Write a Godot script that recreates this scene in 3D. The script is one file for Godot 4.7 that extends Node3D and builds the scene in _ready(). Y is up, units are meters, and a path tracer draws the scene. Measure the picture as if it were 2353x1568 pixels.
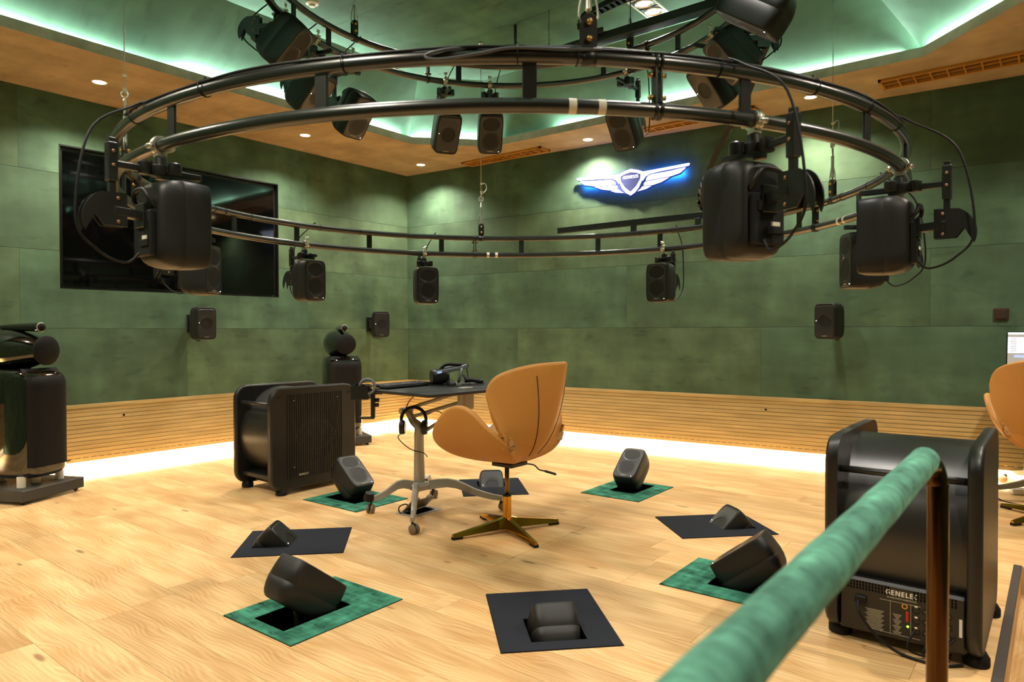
extends Node3D
# A listening room: green suede walls, pale oak floor, two hanging speaker rings. Units are metres; the left wall is x = 0,
# the back wall starts in the corner (0, 0, 0) and is turned by five degrees.

const CAM_AT := Vector3(6.285, 1.17, 5.896)
const BACK_TURN := 5.156          # degrees, how far the back wall is turned
const SOFFIT := 3.07
const COFFER := 3.55
const DADO := 0.577
const DADO_LOW := 0.103
const RING := Vector3(3.89, 0.0, 2.873)
const RING_R := 1.91
const HIGH_R := 1.327

var M = {}
var used = {}
var meshes = {}
var rng = RandomNumberGenerator.new()

# ------------------------------------------------------------------ mesh building
class Sh:
	var st = SurfaceTool.new()
	var xf = Transform3D()
	var g = -1
	var uvs = null

	func _init(x := Transform3D()):
		st.begin(Mesh.PRIMITIVE_TRIANGLES)
		xf = x

	func v(p: Vector3):
		st.set_smooth_group(g)
		st.set_uv(uvs.call(p) if uvs != null else Vector2(p.x, p.z))
		st.add_vertex(xf * p)

	func tri(a: Vector3, b: Vector3, c: Vector3):     # counter-clockwise seen from outside
		v(a); v(c); v(b)

	func quad(a: Vector3, b: Vector3, c: Vector3, d: Vector3):
		tri(a, b, c); tri(a, c, d)

	func away(pts: Array, inside: Vector3):           # a convex face turned away from a point
		var n: Vector3 = (pts[1] - pts[0]).cross(pts[2] - pts[0])
		var q: Array = pts.duplicate()
		if n.dot((pts[0] + pts[1] + pts[2]) / 3.0 - inside) < 0.0:
			q.reverse()
		for i in range(1, q.size() - 1):
			tri(q[0], q[i], q[i + 1])

	func box(c: Vector3, s: Vector3, b := 0.0, turn := Basis()):
		var h = s * 0.5
		b = minf(b, minf(h.x, minf(h.y, h.z)) * 0.95)
		g = -1
		var P = func(sx, sy, sz, k):
			var e = Vector3(h.x - b, h.y - b, h.z - b)
			e[k] = h[k]
			return c + turn * Vector3(sx * e.x, sy * e.y, sz * e.z)
		for k in 3:
			for s1 in [-1, 1]:
				var f = []
				for w in [[-1, -1], [1, -1], [1, 1], [-1, 1]]:
					var q = [0, 0, 0]
					q[k] = s1; q[(k + 1) % 3] = w[0]; q[(k + 2) % 3] = w[1]
					f.append(P.call(q[0], q[1], q[2], k))
				away(f, c)
		if b <= 0.0:
			return
		for k in 3:
			var i = (k + 1) % 3
			var j = (k + 2) % 3
			for s1 in [-1, 1]:
				for s2 in [-1, 1]:
					var f = []
					for w in [[-1, i], [1, i], [1, j], [-1, j]]:
						var q = [0, 0, 0]
						q[k] = w[0]; q[i] = s1; q[j] = s2
						f.append(P.call(q[0], q[1], q[2], w[1]))
					away(f, c)
		for sx in [-1, 1]:
			for sy in [-1, 1]:
				for sz in [-1, 1]:
					away([P.call(sx, sy, sz, 0), P.call(sx, sy, sz, 1), P.call(sx, sy, sz, 2)], c)

	func bar(a: Vector3, b: Vector3, w: float, t: float, bev := 0.0, up := Vector3.UP):   # box from a to b; w across, t along up
		var d = (b - a).normalized()
		if absf(d.dot(up)) > 0.98:
			up = Vector3.RIGHT
		var side = up.cross(d).normalized()
		box((a + b) * 0.5, Vector3(w, t, a.distance_to(b)), bev, Basis(side, d.cross(side), d))

	func tube(pts: PackedVector3Array, r: float, sides := 10, closed := false, caps := true, radii := PackedFloat32Array()):
		var n = pts.size()
		var rings = []
		var nor = Vector3.ZERO
		for i in n:
			var t: Vector3
			if closed:
				t = (pts[(i + 1) % n] - pts[(i - 1 + n) % n]).normalized()
			else:
				t = (pts[mini(i + 1, n - 1)] - pts[maxi(i - 1, 0)]).normalized()
			if nor == Vector3.ZERO:
				nor = t.cross(Vector3.UP if absf(t.y) < 0.9 else Vector3.RIGHT).normalized()
			nor = (nor - t * nor.dot(t)).normalized()
			var bi = t.cross(nor)
			var rr = radii[i] if radii.size() else r
			var ring = PackedVector3Array()
			for k in sides:
				var a = TAU * k / sides
				ring.append(pts[i] + (nor * cos(a) + bi * sin(a)) * rr)
			rings.append(ring)
		g = 1
		for i in (n if closed else n - 1):
			var A: PackedVector3Array = rings[i]
			var B: PackedVector3Array = rings[(i + 1) % n]
			for k in sides:
				var l = (k + 1) % sides
				quad(A[k], A[l], B[l], B[k])
		if caps and not closed:
			g = -1
			for k in range(1, sides - 1):
				tri(rings[0][0], rings[0][k + 1], rings[0][k])
				tri(rings[n - 1][0], rings[n - 1][k], rings[n - 1][k + 1])

	func lathe(prof: Array, seg := 24, t := Transform3D(), sharp := 35.0):   # [radius, height] from low to high on the outside
		var old = xf
		xf = xf * t
		var gr = 2
		for i in prof.size() - 1:
			var p: Vector2 = prof[i]
			var q: Vector2 = prof[i + 1]
			if p.is_equal_approx(q):
				continue
			if i > 0:
				var o: Vector2 = p - prof[i - 1]
				if absf(rad_to_deg(o.angle_to(q - p))) > sharp:
					gr += 1
			g = gr
			for k in seg:
				var a = TAU * k / seg
				var b = TAU * (k + 1) / seg
				var p0 = Vector3(p.x * cos(a), p.y, p.x * sin(a))
				var p1 = Vector3(p.x * cos(b), p.y, p.x * sin(b))
				var q0 = Vector3(q.x * cos(a), q.y, q.x * sin(a))
				var q1 = Vector3(q.x * cos(b), q.y, q.x * sin(b))
				if p.x < 1e-6:
					tri(p0, q0, q1)
				elif q.x < 1e-6:
					tri(p0, q0, p1)
				else:
					quad(p0, q0, q1, p1)
		xf = old

	func rod(a: Vector3, b: Vector3, r: float, seg := 14, bev := 0.0):        # a cylinder from a to b
		var d = (b - a).normalized()
		var s = d.cross(Vector3.UP if absf(d.y) < 0.9 else Vector3.RIGHT).normalized()
		var L = a.distance_to(b)
		var prof = [Vector2(0, 0), Vector2(r - bev, 0), Vector2(r, bev), Vector2(r, L - bev), Vector2(r - bev, L), Vector2(0, L)]
		lathe(prof, seg, Transform3D(Basis(s, d, s.cross(d)), a))

	func ball(c: Vector3, r: Vector3, seg := 14):
		var prof = []
		for i in 9:
			var a = -PI / 2 + PI * i / 8
			prof.append(Vector2(maxf(cos(a), 0.0) if i % 8 else 0.0, sin(a)))
		lathe(prof, seg, Transform3D(Basis.from_scale(r), c), 60.0)

	func prism(poly: PackedVector2Array, depth: float, t := Transform3D()):     # extruded along z, centred
		var old = xf
		xf = xf * t
		if Geometry2D.is_polygon_clockwise(poly):
			poly.reverse()
		var z = depth * 0.5
		var ix = Geometry2D.triangulate_polygon(poly)
		g = -1
		for i in range(0, ix.size(), 3):
			var a = poly[ix[i]]
			var b = poly[ix[i + 1]]
			var c = poly[ix[i + 2]]
			if (b - a).cross(c - a) < 0.0:
				var e = b; b = c; c = e
			tri(Vector3(a.x, a.y, z), Vector3(b.x, b.y, z), Vector3(c.x, c.y, z))
			tri(Vector3(a.x, a.y, -z), Vector3(c.x, c.y, -z), Vector3(b.x, b.y, -z))
		for i in poly.size():
			var a = poly[i]
			var b = poly[(i + 1) % poly.size()]
			quad(Vector3(a.x, a.y, -z), Vector3(b.x, b.y, -z), Vector3(b.x, b.y, z), Vector3(a.x, a.y, z))
		xf = old

	func loft(rings: Array, capped := true, sharp_at := []):       # rings of equal size, counter-clockwise seen from the first one's outside
		var n: int = rings[0].size()
		g = 3
		for i in rings.size() - 1:
			if i in sharp_at:
				g += 1
			for k in n:
				var l = (k + 1) % n
				quad(rings[i][k], rings[i + 1][k], rings[i + 1][l], rings[i][l])
		if capped:
			g = 40
			var c0 = Vector3.ZERO
			var c1 = Vector3.ZERO
			for k in n:
				c0 += rings[0][k] / n
				c1 += rings[-1][k] / n
			for k in n:
				var l = (k + 1) % n
				g = 40
				tri(c0, rings[0][k], rings[0][l])
				g = 41
				tri(c1, rings[-1][l], rings[-1][k])

	func grid(nu: int, nv: int, f: Callable, flip := false, gr := 5):
		g = gr
		var pts = []
		for i in nu + 1:
			var row = PackedVector3Array()
			for j in nv + 1:
				row.append(f.call(float(i) / nu, float(j) / nv))
			pts.append(row)
		for i in nu:
			for j in nv:
				if flip:
					quad(pts[i][j], pts[i][j + 1], pts[i + 1][j + 1], pts[i + 1][j])
				else:
					quad(pts[i][j], pts[i + 1][j], pts[i + 1][j + 1], pts[i][j + 1])

	func mesh() -> ArrayMesh:
		st.generate_normals()
		st.index()
		return st.commit()


func arc(c: Vector3, ax: Vector3, ay: Vector3, r: float, a0: float, a1: float, n: int) -> PackedVector3Array:
	var out = PackedVector3Array()
	for i in n + 1:
		var a = deg_to_rad(lerpf(a0, a1, float(i) / n))
		out.append(c + (ax * cos(a) + ay * sin(a)) * r)
	return out


func smooth_path(p: Array, n := 8) -> PackedVector3Array:
	var out = PackedVector3Array()
	for i in p.size() - 1:
		var a: Vector3 = p[maxi(i - 1, 0)]
		var b: Vector3 = p[i]
		var c: Vector3 = p[i + 1]
		var d: Vector3 = p[mini(i + 2, p.size() - 1)]
		for k in n:
			out.append(b.cubic_interpolate(c, a, d, float(k) / n))
	out.append(p[-1])
	return out


func rr(w: float, h: float, r: float, n := 6) -> PackedVector2Array:
	var out = PackedVector2Array()
	for q in 4:
		var c = Vector2([1, -1, -1, 1][q] * (w / 2 - r), [1, 1, -1, -1][q] * (h / 2 - r))
		for i in n + 1:
			var a = PI / 2 * (q + float(i) / n)
			out.append(c + Vector2(cos(a), sin(a)) * r)
	return out


func ring3(p: PackedVector2Array, z: float) -> PackedVector3Array:
	var out = PackedVector3Array()
	for q in p:
		out.append(Vector3(q.x, q.y, z))
	return out


func slab(s: Sh, w: float, h: float, r: float, d: float, b: float, t := Transform3D()):   # a rounded plate, thin along z
	var old = s.xf
	s.xf = s.xf * t
	var a = ring3(rr(w - 2 * b, h - 2 * b, maxf(r - b, 0.001)), d / 2)
	var a2 = ring3(rr(w - 0.6 * b, h - 0.6 * b, maxf(r - 0.3 * b, 0.001)), d / 2 - 0.3 * b)
	var e = ring3(rr(w, h, r), d / 2 - b)
	var f = ring3(rr(w, h, r), -d / 2 + b)
	var c2 = ring3(rr(w - 0.6 * b, h - 0.6 * b, maxf(r - 0.3 * b, 0.001)), -d / 2 + 0.3 * b)
	var c = ring3(rr(w - 2 * b, h - 2 * b, maxf(r - b, 0.001)), -d / 2)
	s.loft([a, a2, e, f, c2, c])
	s.xf = old


# ------------------------------------------------------------------ nodes
func numbered(called: String) -> String:
	if not used.has(called):
		used[called] = 0
		return called
	used[called] += 1
	return "%s_%03d" % [called, used[called]]


func put(called: String, m: Mesh, mat: Material, parent: Node = null, t := Transform3D()) -> MeshInstance3D:
	var o = MeshInstance3D.new()
	o.mesh = m
	o.material_override = mat
	o.transform = t
	o.cast_shadow = GeometryInstance3D.SHADOW_CASTING_SETTING_ON
	if parent == null:
		o.name = numbered(called)
		add_child(o)
	else:
		o.name = called
		parent.add_child(o, true)
	return o


func obj(called: String, s: Sh, mat: Material, parent: Node = null) -> MeshInstance3D:
	return put(called, s.mesh(), mat, parent)


func tag(o: Node, label: String, category: String, group := "") -> Node:
	o.set_meta("label", label)
	o.set_meta("category", category)
	if group:
		o.set_meta("group", group)
	return o


func thing(called: String, label: String, category: String, at := Vector3.ZERO, turn := 0.0, group := "") -> Node3D:
	var o = Node3D.new()
	o.name = numbered(called)
	add_child(o)
	o.position = at
	o.rotation_degrees.y = turn
	tag(o, label, category, group)
	return o


func structure(called: String, at := Vector3.ZERO, turn := 0.0) -> Node3D:
	var o = Node3D.new()
	o.name = called
	add_child(o)
	o.position = at
	o.rotation_degrees.y = turn
	o.set_meta("kind", "structure")
	return o


func text(words: String, height: float, depth := 0.001, bold := true) -> TextMesh:
	var f = SystemFont.new()
	f.font_names = PackedStringArray(["Droid Sans"])
	f.font_weight = 700 if bold else 400
	var t = TextMesh.new()
	t.text = words
	t.font = f
	t.font_size = 32
	t.pixel_size = height / 23.0
	t.depth = depth
	t.curve_step = 2.0
	return t


# ------------------------------------------------------------------ materials
func mat(called: String, c: Color, rough := 0.6, metal := 0.0, spec := 0.5) -> StandardMaterial3D:
	var m = StandardMaterial3D.new()
	m.resource_name = called
	m.albedo_color = c
	m.roughness = rough
	m.metallic = metal
	m.metallic_specular = spec
	M[called] = m
	return m


func glow(called: String, c: Color, energy: float) -> StandardMaterial3D:
	var m = mat(called, Color(0.8, 0.8, 0.8), 0.6)
	m.emission_enabled = true
	m.emission = c
	m.emission_energy_multiplier = energy
	return m


func tri_tex(m: StandardMaterial3D, t: Texture2D, scale: Vector3, world := true):
	m.albedo_texture = t
	m.uv1_triplanar = true
	m.uv1_world_triplanar = world
	m.uv1_scale = scale


func noise(seed_: int, freq: float, oct := 4, type := FastNoiseLite.TYPE_SIMPLEX_SMOOTH) -> FastNoiseLite:
	var n = FastNoiseLite.new()
	n.seed = seed_
	n.noise_type = type
	n.frequency = freq
	n.fractal_octaves = oct
	return n


func suede_texture(seed_: int, strength: float, strokes: float) -> ImageTexture:
	# cloudy trowelled plaster: soft clouds, horizontal and vertical brush strokes, a few dark rubs
	var w = 768
	var im = Image.create(w, w, false, Image.FORMAT_RGB8)
	var a = noise(seed_, 0.006, 4)
	var b = noise(seed_ + 1, 0.02, 3)
	var c = noise(seed_ + 2, 0.02, 3)
	var d = noise(seed_ + 3, 0.012, 4)
	var e = noise(seed_ + 4, 0.3, 2)
	for y in w:
		for x in w:
			var k = 0.0
			var fx = float(x)
			var fy = float(y)
			# the four tile edges fade into each other
			var ex = smoothstep(0.0, 1.0, clampf((fx - w * 0.8) / (w * 0.2), 0.0, 1.0))
			var ey = smoothstep(0.0, 1.0, clampf((fy - w * 0.8) / (w * 0.2), 0.0, 1.0))
			var sum = 0.0
			for q in 4:
				var wt = (ex if q % 2 else 1.0 - ex) * (ey if q > 1 else 1.0 - ey)
				if wt < 0.002:
					continue
				var px = fx - (w if q % 2 else 0)
				var py = fy - (w if q > 1 else 0)
				var s = a.get_noise_2d(px, py) * 0.62
				s += b.get_noise_2d(px * 0.14, py * 0.9) * 0.34 * strokes
				s += c.get_noise_2d(px * 0.8, py * 0.12) * 0.26 * strokes
				var rub = clampf(d.get_noise_2d(px * 0.7, py * 1.6) - 0.34, 0.0, 1.0)
				s -= rub * 1.6 * strokes
				s += e.get_noise_2d(px, py) * 0.09
				sum += s * wt
			k = clampf(0.72 + sum * strength, 0.1, 1.0)
			im.set_pixel(x, y, Color(k, k, k))
	return ImageTexture.create_from_image(im)


func oak_texture(seed_: int) -> ImageTexture:
	# one plank face: long grain, a cathedral figure that wanders, and a few small knots
	var w = 1024
	var h = 128
	var im = Image.create(w, h, false, Image.FORMAT_RGB8)
	var warp = noise(seed_, 0.0035, 3)
	var fine = noise(seed_ + 7, 0.05, 3)
	var tone = noise(seed_ + 9, 0.004, 2)
	var r = RandomNumberGenerator.new()
	r.seed = seed_
	var knots = []
	for i in 1:
		knots.append(Vector3(r.randf() * w, (0.15 + 0.7 * r.randf()) * h, r.randf_range(5.0, 11.0)))
	var centre = r.randf_range(0.25, 0.75) * h
	var light = Color(0.93, 0.79, 0.58)
	var dark = Color(0.70, 0.49, 0.28)
	for y in h:
		for x in w:
			var fx = float(x)
			var fy = float(y)
			var push = 0.0
			var core = 0.0
			for kn in knots:
				var q = Vector2((fx - kn.x) / 2.6, fy - kn.y).length() / kn.z
				push += 9.0 * exp(-q * q * 0.35) * signf(fy - kn.y)
				core = maxf(core, 1.0 - smoothstep(0.35, 1.0, q))
			var u = warp.get_noise_2d(fx, fy * 1.2) * 34.0 + push
			var dy = (fy - centre + u)
			var rings = sin(sqrt(dy * dy + pow(fx * 0.05 - 20.0, 2.0) * 0.6 + 60.0) * 0.55 + warp.get_noise_2d(fx * 0.6, 900.0) * 6.0)
			var g = 0.30 + 0.17 * rings * (0.55 + 0.45 * tone.get_noise_2d(fx * 1.5, fy)) + 0.26 * fine.get_noise_2d(fx * 0.09, fy * 3.2) + 0.30 * tone.get_noise_2d(fx, fy * 2.0)
			var c = light.lerp(dark, clampf(g, 0.0, 1.0))
			c = c.lerp(Color(0.33, 0.21, 0.12), core * 0.45)
			im.set_pixel(x, y, c)
	return ImageTexture.create_from_image(im)


func fleck_texture(seed_: int, lo: float, hi: float) -> ImageTexture:
	var im = Image.create(256, 256, false, Image.FORMAT_RGB8)
	var a = noise(seed_, 0.25, 2)
	for y in 256:
		for x in 256:
			var k = lerpf(lo, hi, clampf(0.5 + a.get_noise_2d(x, y) * 1.3, 0.0, 1.0))
			im.set_pixel(x, y, Color(k, k, k))
	return ImageTexture.create_from_image(im)


func make_materials():
	var suede = suede_texture(11, 0.24, 0.7)
	var soft = suede_texture(31, 0.14, 0.6)
	var fleck = fleck_texture(5, 0.75, 1.0)
	var greens = [Color(0.43, 0.55, 0.42), Color(0.41, 0.53, 0.415), Color(0.45, 0.56, 0.425), Color(0.42, 0.555, 0.44)]
	for i in 4:
		var m = mat("suede_%d" % i, greens[i], 0.72, 0.0, 0.35)
		tri_tex(m, suede, Vector3(0.42, 0.42, 0.42))
		m.uv1_offset = Vector3(0.37 * i, 0.21 * i, 0.53 * i)
	var cof = mat("coffer_green", Color(0.40, 0.56, 0.45), 0.75, 0.0, 0.3)
	tri_tex(cof, suede_texture(71, 0.20, 0.8), Vector3(0.4, 0.4, 0.4))
	var tan_ = mat("soffit_plaster", Color(0.95, 0.84, 0.69), 0.8, 0.0, 0.2)
	tri_tex(tan_, soft, Vector3(0.5, 0.5, 0.5))
	var fas = mat("fascia_plaster", Color(0.93, 0.90, 0.84), 0.8, 0.0, 0.2)
	tri_tex(fas, soft, Vector3(0.9, 0.9, 0.9))
	for i in 3:
		var t = oak_texture(101 + i * 13)
		for j in 2:
			var m = mat("oak_%d" % (i * 2 + j), [Color(1, 1, 1), Color(0.93, 0.93, 0.92)][j], 0.42, 0.0, 0.42)
			m.albedo_texture = t
			m.uv1_scale = Vector3(1, 1, 1)
	var sl = mat("slat_wood", Color(0.98, 0.86, 0.60), 0.5, 0.0, 0.35)
	tri_tex(sl, soft, Vector3(0.3, 6.0, 0.3))
	mat("dark_void", Color(0.05, 0.045, 0.04), 0.9, 0.0, 0.1)
	mat("shadow_gap", Color(0.08, 0.06, 0.04), 0.9, 0.0, 0.1)
	var cab = mat("cabinet_black", Color(0.115, 0.112, 0.11), 0.48, 0.0, 0.45)
	tri_tex(cab, fleck, Vector3(9, 9, 9), false)
	mat("baffle_black", Color(0.135, 0.135, 0.14), 0.36, 0.0, 0.6)
	mat("cone_black", Color(0.10, 0.10, 0.11), 0.42, 0.0, 0.6)
	mat("tweeter_metal", Color(0.42, 0.42, 0.45), 0.32, 0.85)
	mat("rubber", Color(0.05, 0.05, 0.05), 0.6, 0.0, 0.4)
	mat("black_metal", Color(0.075, 0.073, 0.07), 0.38, 0.0, 0.55)
	var tube_ = mat("tube_black", Color(0.085, 0.082, 0.08), 0.30, 0.0, 0.7)
	tube_.clearcoat_enabled = true
	tube_.clearcoat = 0.25
	tube_.clearcoat_roughness = 0.25
	mat("silver", Color(0.82, 0.80, 0.76), 0.33, 0.9)
	mat("bolt_brass", Color(0.78, 0.62, 0.36), 0.35, 0.9)
	mat("bolt_copper", Color(0.62, 0.47, 0.38), 0.4, 0.8)
	mat("wire_steel", Color(0.74, 0.74, 0.72), 0.35, 0.85)
	mat("brass", Color(0.83, 0.62, 0.24), 0.16, 1.0)
	mat("old_brass", Color(0.55, 0.44, 0.26), 0.28, 1.0)
	mat("bronze", Color(0.34, 0.24, 0.15), 0.17, 1.0)
	mat("alu_paint", Color(0.66, 0.64, 0.60), 0.38, 0.55)
	var lea = mat("tan_leather", Color(0.79, 0.55, 0.26), 0.5, 0.0, 0.45)
	lea.rim_enabled = true
	lea.rim = 0.25
	tri_tex(lea, fleck_texture(9, 0.93, 1.0), Vector3(7, 7, 7), false)
	mat("leather_inside", Color(0.77, 0.60, 0.40), 0.5, 0.0, 0.4)
	mat("leather_seam", Color(0.30, 0.18, 0.07), 0.7)
	var ps = mat("plate_suede", Color(0.33, 0.64, 0.53), 0.85, 0.0, 0.2)
	tri_tex(ps, suede_texture(91, 0.45, 1.0), Vector3(1.7, 1.7, 1.7))
	var rs = mat("rail_suede", Color(0.46, 0.74, 0.64), 0.85, 0.0, 0.2)
	rs.rim_enabled = true
	rs.rim = 0.3
	tri_tex(rs, M.plate_suede.albedo_texture, Vector3(2.6, 2.6, 2.6))
	var df = mat("dark_felt", Color(0.185, 0.195, 0.225), 0.85, 0.0, 0.2)
	tri_tex(df, fleck, Vector3(8, 8, 8))
	var gl = mat("gloss_black", Color(0.02, 0.02, 0.02), 0.06, 0.0, 0.6)
	gl.clearcoat_enabled = true
	gl.clearcoat_roughness = 0.03
	mat("cloth_black", Color(0.105, 0.10, 0.10), 0.75, 0.0, 0.3)
	mat("plinth_grey", Color(0.25, 0.245, 0.24), 0.5, 0.0, 0.4)
	mat("white_post", Color(0.9, 0.87, 0.82), 0.5)
	mat("screen_black", Color(0.012, 0.012, 0.014), 0.05, 0.0, 0.55)
	mat("bezel", Color(0.03, 0.03, 0.03), 0.35)
	mat("desk_black", Color(0.17, 0.17, 0.18), 0.45, 0.0, 0.4)
	mat("desk_edge", Color(0.45, 0.38, 0.30), 0.5)
	mat("plastic_black", Color(0.09, 0.09, 0.095), 0.38, 0.0, 0.5)
	mat("plastic_grey", Color(0.40, 0.42, 0.44), 0.35, 0.0, 0.5)
	mat("key_grey", Color(0.16, 0.16, 0.17), 0.5)
	mat("label_white", Color(0.86, 0.84, 0.78), 0.6)
	mat("box_grey", Color(0.60, 0.58, 0.54), 0.5, 0.3)
	mat("switch_brown", Color(0.22, 0.15, 0.11), 0.5)
	var gw = mat("grille_wood", Color(0.72, 0.52, 0.24), 0.6, 0.0, 0.3)
	gw.resource_name = "grille_wood"
	mat("grille_dark", Color(0.40, 0.27, 0.11), 0.8)
	mat("lettering_pale", Color(0.72, 0.68, 0.58), 0.5)
	mat("cable_grey", Color(0.33, 0.34, 0.36), 0.45)
	mat("sub_black", Color(0.125, 0.118, 0.11), 0.4, 0.0, 0.5)
	tri_tex(M.sub_black, fleck, Vector3(7, 7, 7), false)
	var dr = mat("drum_black", Color(0.12, 0.115, 0.11), 0.34, 0.0, 0.6)
	dr.resource_name = "drum_black"
	mat("step_grey", Color(0.25, 0.23, 0.22), 0.5)
	mat("red_plastic", Color(0.7, 0.12, 0.1), 0.5)
	mat("blue_plastic", Color(0.1, 0.4, 0.5), 0.4)
	glow("lamp_warm", Color(1.0, 0.86, 0.66), 9.0)
	glow("lamp_white", Color(1.0, 0.97, 0.92), 9.0)
	glow("cove_led", Color(0.86, 1.0, 0.95), 3.0)
	glow("skirting_led", Color(1.0, 0.84, 0.55), 5.0)
	glow("sign_white", Color(0.88, 0.92, 1.0), 0.75)
	glow("sign_blue", Color(0.10, 0.22, 0.75), 0.10)
	glow("sign_shield", Color(0.16, 0.24, 0.62), 0.12)
	M.sign_blue.albedo_color = Color(0.12, 0.2, 0.5)
	M.sign_shield.albedo_color = Color(0.16, 0.2, 0.42)
	glow("status_led", Color(0.95, 1.0, 0.92), 3.0)
	glow("green_led", Color(0.45, 1.0, 0.1), 4.0)
	glow("laptop_white", Color(0.86, 0.9, 1.0), 1.1)
	glow("laptop_blue", Color(0.3, 0.42, 0.62), 0.7)
	glow("laptop_dark", Color(0.05, 0.06, 0.13), 0.8)
	glow("laptop_red", Color(0.9, 0.25, 0.3), 0.7)



# ------------------------------------------------------------------ camera and light
func set_stage():
	var cam = Camera3D.new()
	cam.name = "camera"
	add_child(cam)
	cam.position = CAM_AT
	cam.rotation = Vector3(-0.0144, 0.66825, -0.00228)
	var at = CameraAttributesPhysical.new()
	at.frustum_focal_length = 24.382
	at.frustum_focus_distance = 4.4
	at.frustum_near = 0.05
	at.frustum_far = 60.0
	at.exposure_aperture = 3.6
	cam.attributes = at
	cam.current = true
	var we = WorldEnvironment.new()
	we.name = "environment"
	var e = Environment.new()
	e.background_mode = Environment.BG_COLOR
	e.background_color = Color(0.0, 0.0, 0.0)
	e.tonemap_mode = Environment.TONE_MAPPER_LINEAR
	e.tonemap_exposure = 2.9
	e.sdfgi_enabled = true
	e.ssao_enabled = true
	e.ssil_enabled = true
	we.environment = e
	add_child(we)


func area(called: String, parent: Node, at: Vector3, size: Vector2, c: Color, energy: float, towards: Vector3, along := Vector3.RIGHT) -> AreaLight3D:
	var l = AreaLight3D.new()
	l.name = called
	l.area_size = size
	l.light_color = c
	l.light_energy = energy
	l.area_normalize_energy = true
	l.shadow_enabled = true
	l.area_range = 12.0
	l.area_attenuation = 2.0
	parent.add_child(l, true)
	var z = -towards.normalized()
	var x = (along - z * along.dot(z)).normalized()
	l.transform = Transform3D(Basis(x, z.cross(x), z), at)
	return l


func spot(called: String, at: Vector3, c: Color, energy: float, half: float, soft: float, size: float, towards := Vector3.DOWN):
	var l = SpotLight3D.new()
	l.name = called
	l.light_color = c
	l.light_energy = energy
	l.spot_angle = half
	l.spot_angle_attenuation = soft
	l.light_size = size
	l.spot_range = 12.0
	l.spot_attenuation = 2.0
	l.shadow_enabled = true
	add_child(l, true)
	var z = -towards.normalized()
	var x = Vector3.RIGHT
	l.transform = Transform3D(Basis(x, z.cross(x), z), at)


# ------------------------------------------------------------------ the room
func rect(x0: float, y0: float, x1: float, y1: float) -> PackedVector2Array:
	return PackedVector2Array([Vector2(x0, y0), Vector2(x1, y0), Vector2(x1, y1), Vector2(x0, y1)])


func panels(wall: Node3D, s0: float, s1: float, hole := PackedVector2Array(), shift := 0.0):
	var rows = [DADO, 1.2, 1.82, 2.44, SOFFIT + 0.02]
	for r in 4:
		var cuts = [s0]
		var c = s0 + fposmod(shift + 1.3 * r, 2.6)
		while c < s1 - 0.4:
			if c > s0 + 0.4:
				cuts.append(c)
			c += 2.6
		cuts.append(s1)
		for k in cuts.size() - 1:
			var pieces = [rect(cuts[k] + 0.0006, rows[r] + 0.0012, cuts[k + 1] - 0.0006, rows[r + 1] - 0.0012)]
			if hole.size():
				pieces = Geometry2D.clip_polygons(pieces[0], hole)
			var s = Sh.new()
			for p in pieces:
				s.prism(p, 0.04, Transform3D(Basis(), Vector3(0, 0, -0.02)))
			obj("wall_panel", s, M["suede_%d" % ((r * 2 + k + (1 if shift > 1.0 else 0)) % 4)], wall)


func dado(wall: Node3D, s0: float, s1: float):
	var n = 14
	var p = (DADO - DADO_LOW) / n
	for i in n:
		var s = Sh.new()
		s.box(Vector3((s0 + s1) / 2, DADO_LOW + p * (i + 0.5), -0.004 + (0.004 if i == n - 1 else 0.0)), Vector3(s1 - s0, p - (0.0038 if i < n - 1 else 0.001), 0.016), 0.001)
		obj("slat", s, M.slat_wood, wall)
	var b = Sh.new()
	b.box(Vector3((s0 + s1) / 2, (DADO + DADO_LOW + p) / 2, -0.022), Vector3(s1 - s0, DADO - DADO_LOW - p, 0.016))
	obj("backing_board", b, M.shadow_gap, wall)
	# the lowest joint is open: light from the strip behind shines through between small spacers
	var sp = Sh.new()
	var c = s0 + 0.03
	while c < s1:
		sp.box(Vector3(c, DADO_LOW + p, -0.004), Vector3(0.042, 0.006, 0.008))
		c += 0.06
	obj("joint_spacers", sp, M.shadow_gap, wall).set_meta("kind", "stuff")
	var led = Sh.new()
	led.box(Vector3((s0 + s1) / 2, 0.122, -0.032), Vector3(s1 - s0, 0.008, 0.012))
	var strip = obj("skirting_light_strip", led, M.skirting_led, wall)
	strip.set_meta("kind", "structure")
	var parts = 2
	for i in parts:
		area("skirting_light", wall, Vector3(lerpf(s0, s1, (i + 0.5) / parts), 0.114, -0.032), Vector2((s1 - s0) / parts, 0.014), Color(1.0, 0.94, 0.80), 1.5 * (s1 - s0) / parts / 3.0, Vector3(0, -1, 0.12))


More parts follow.
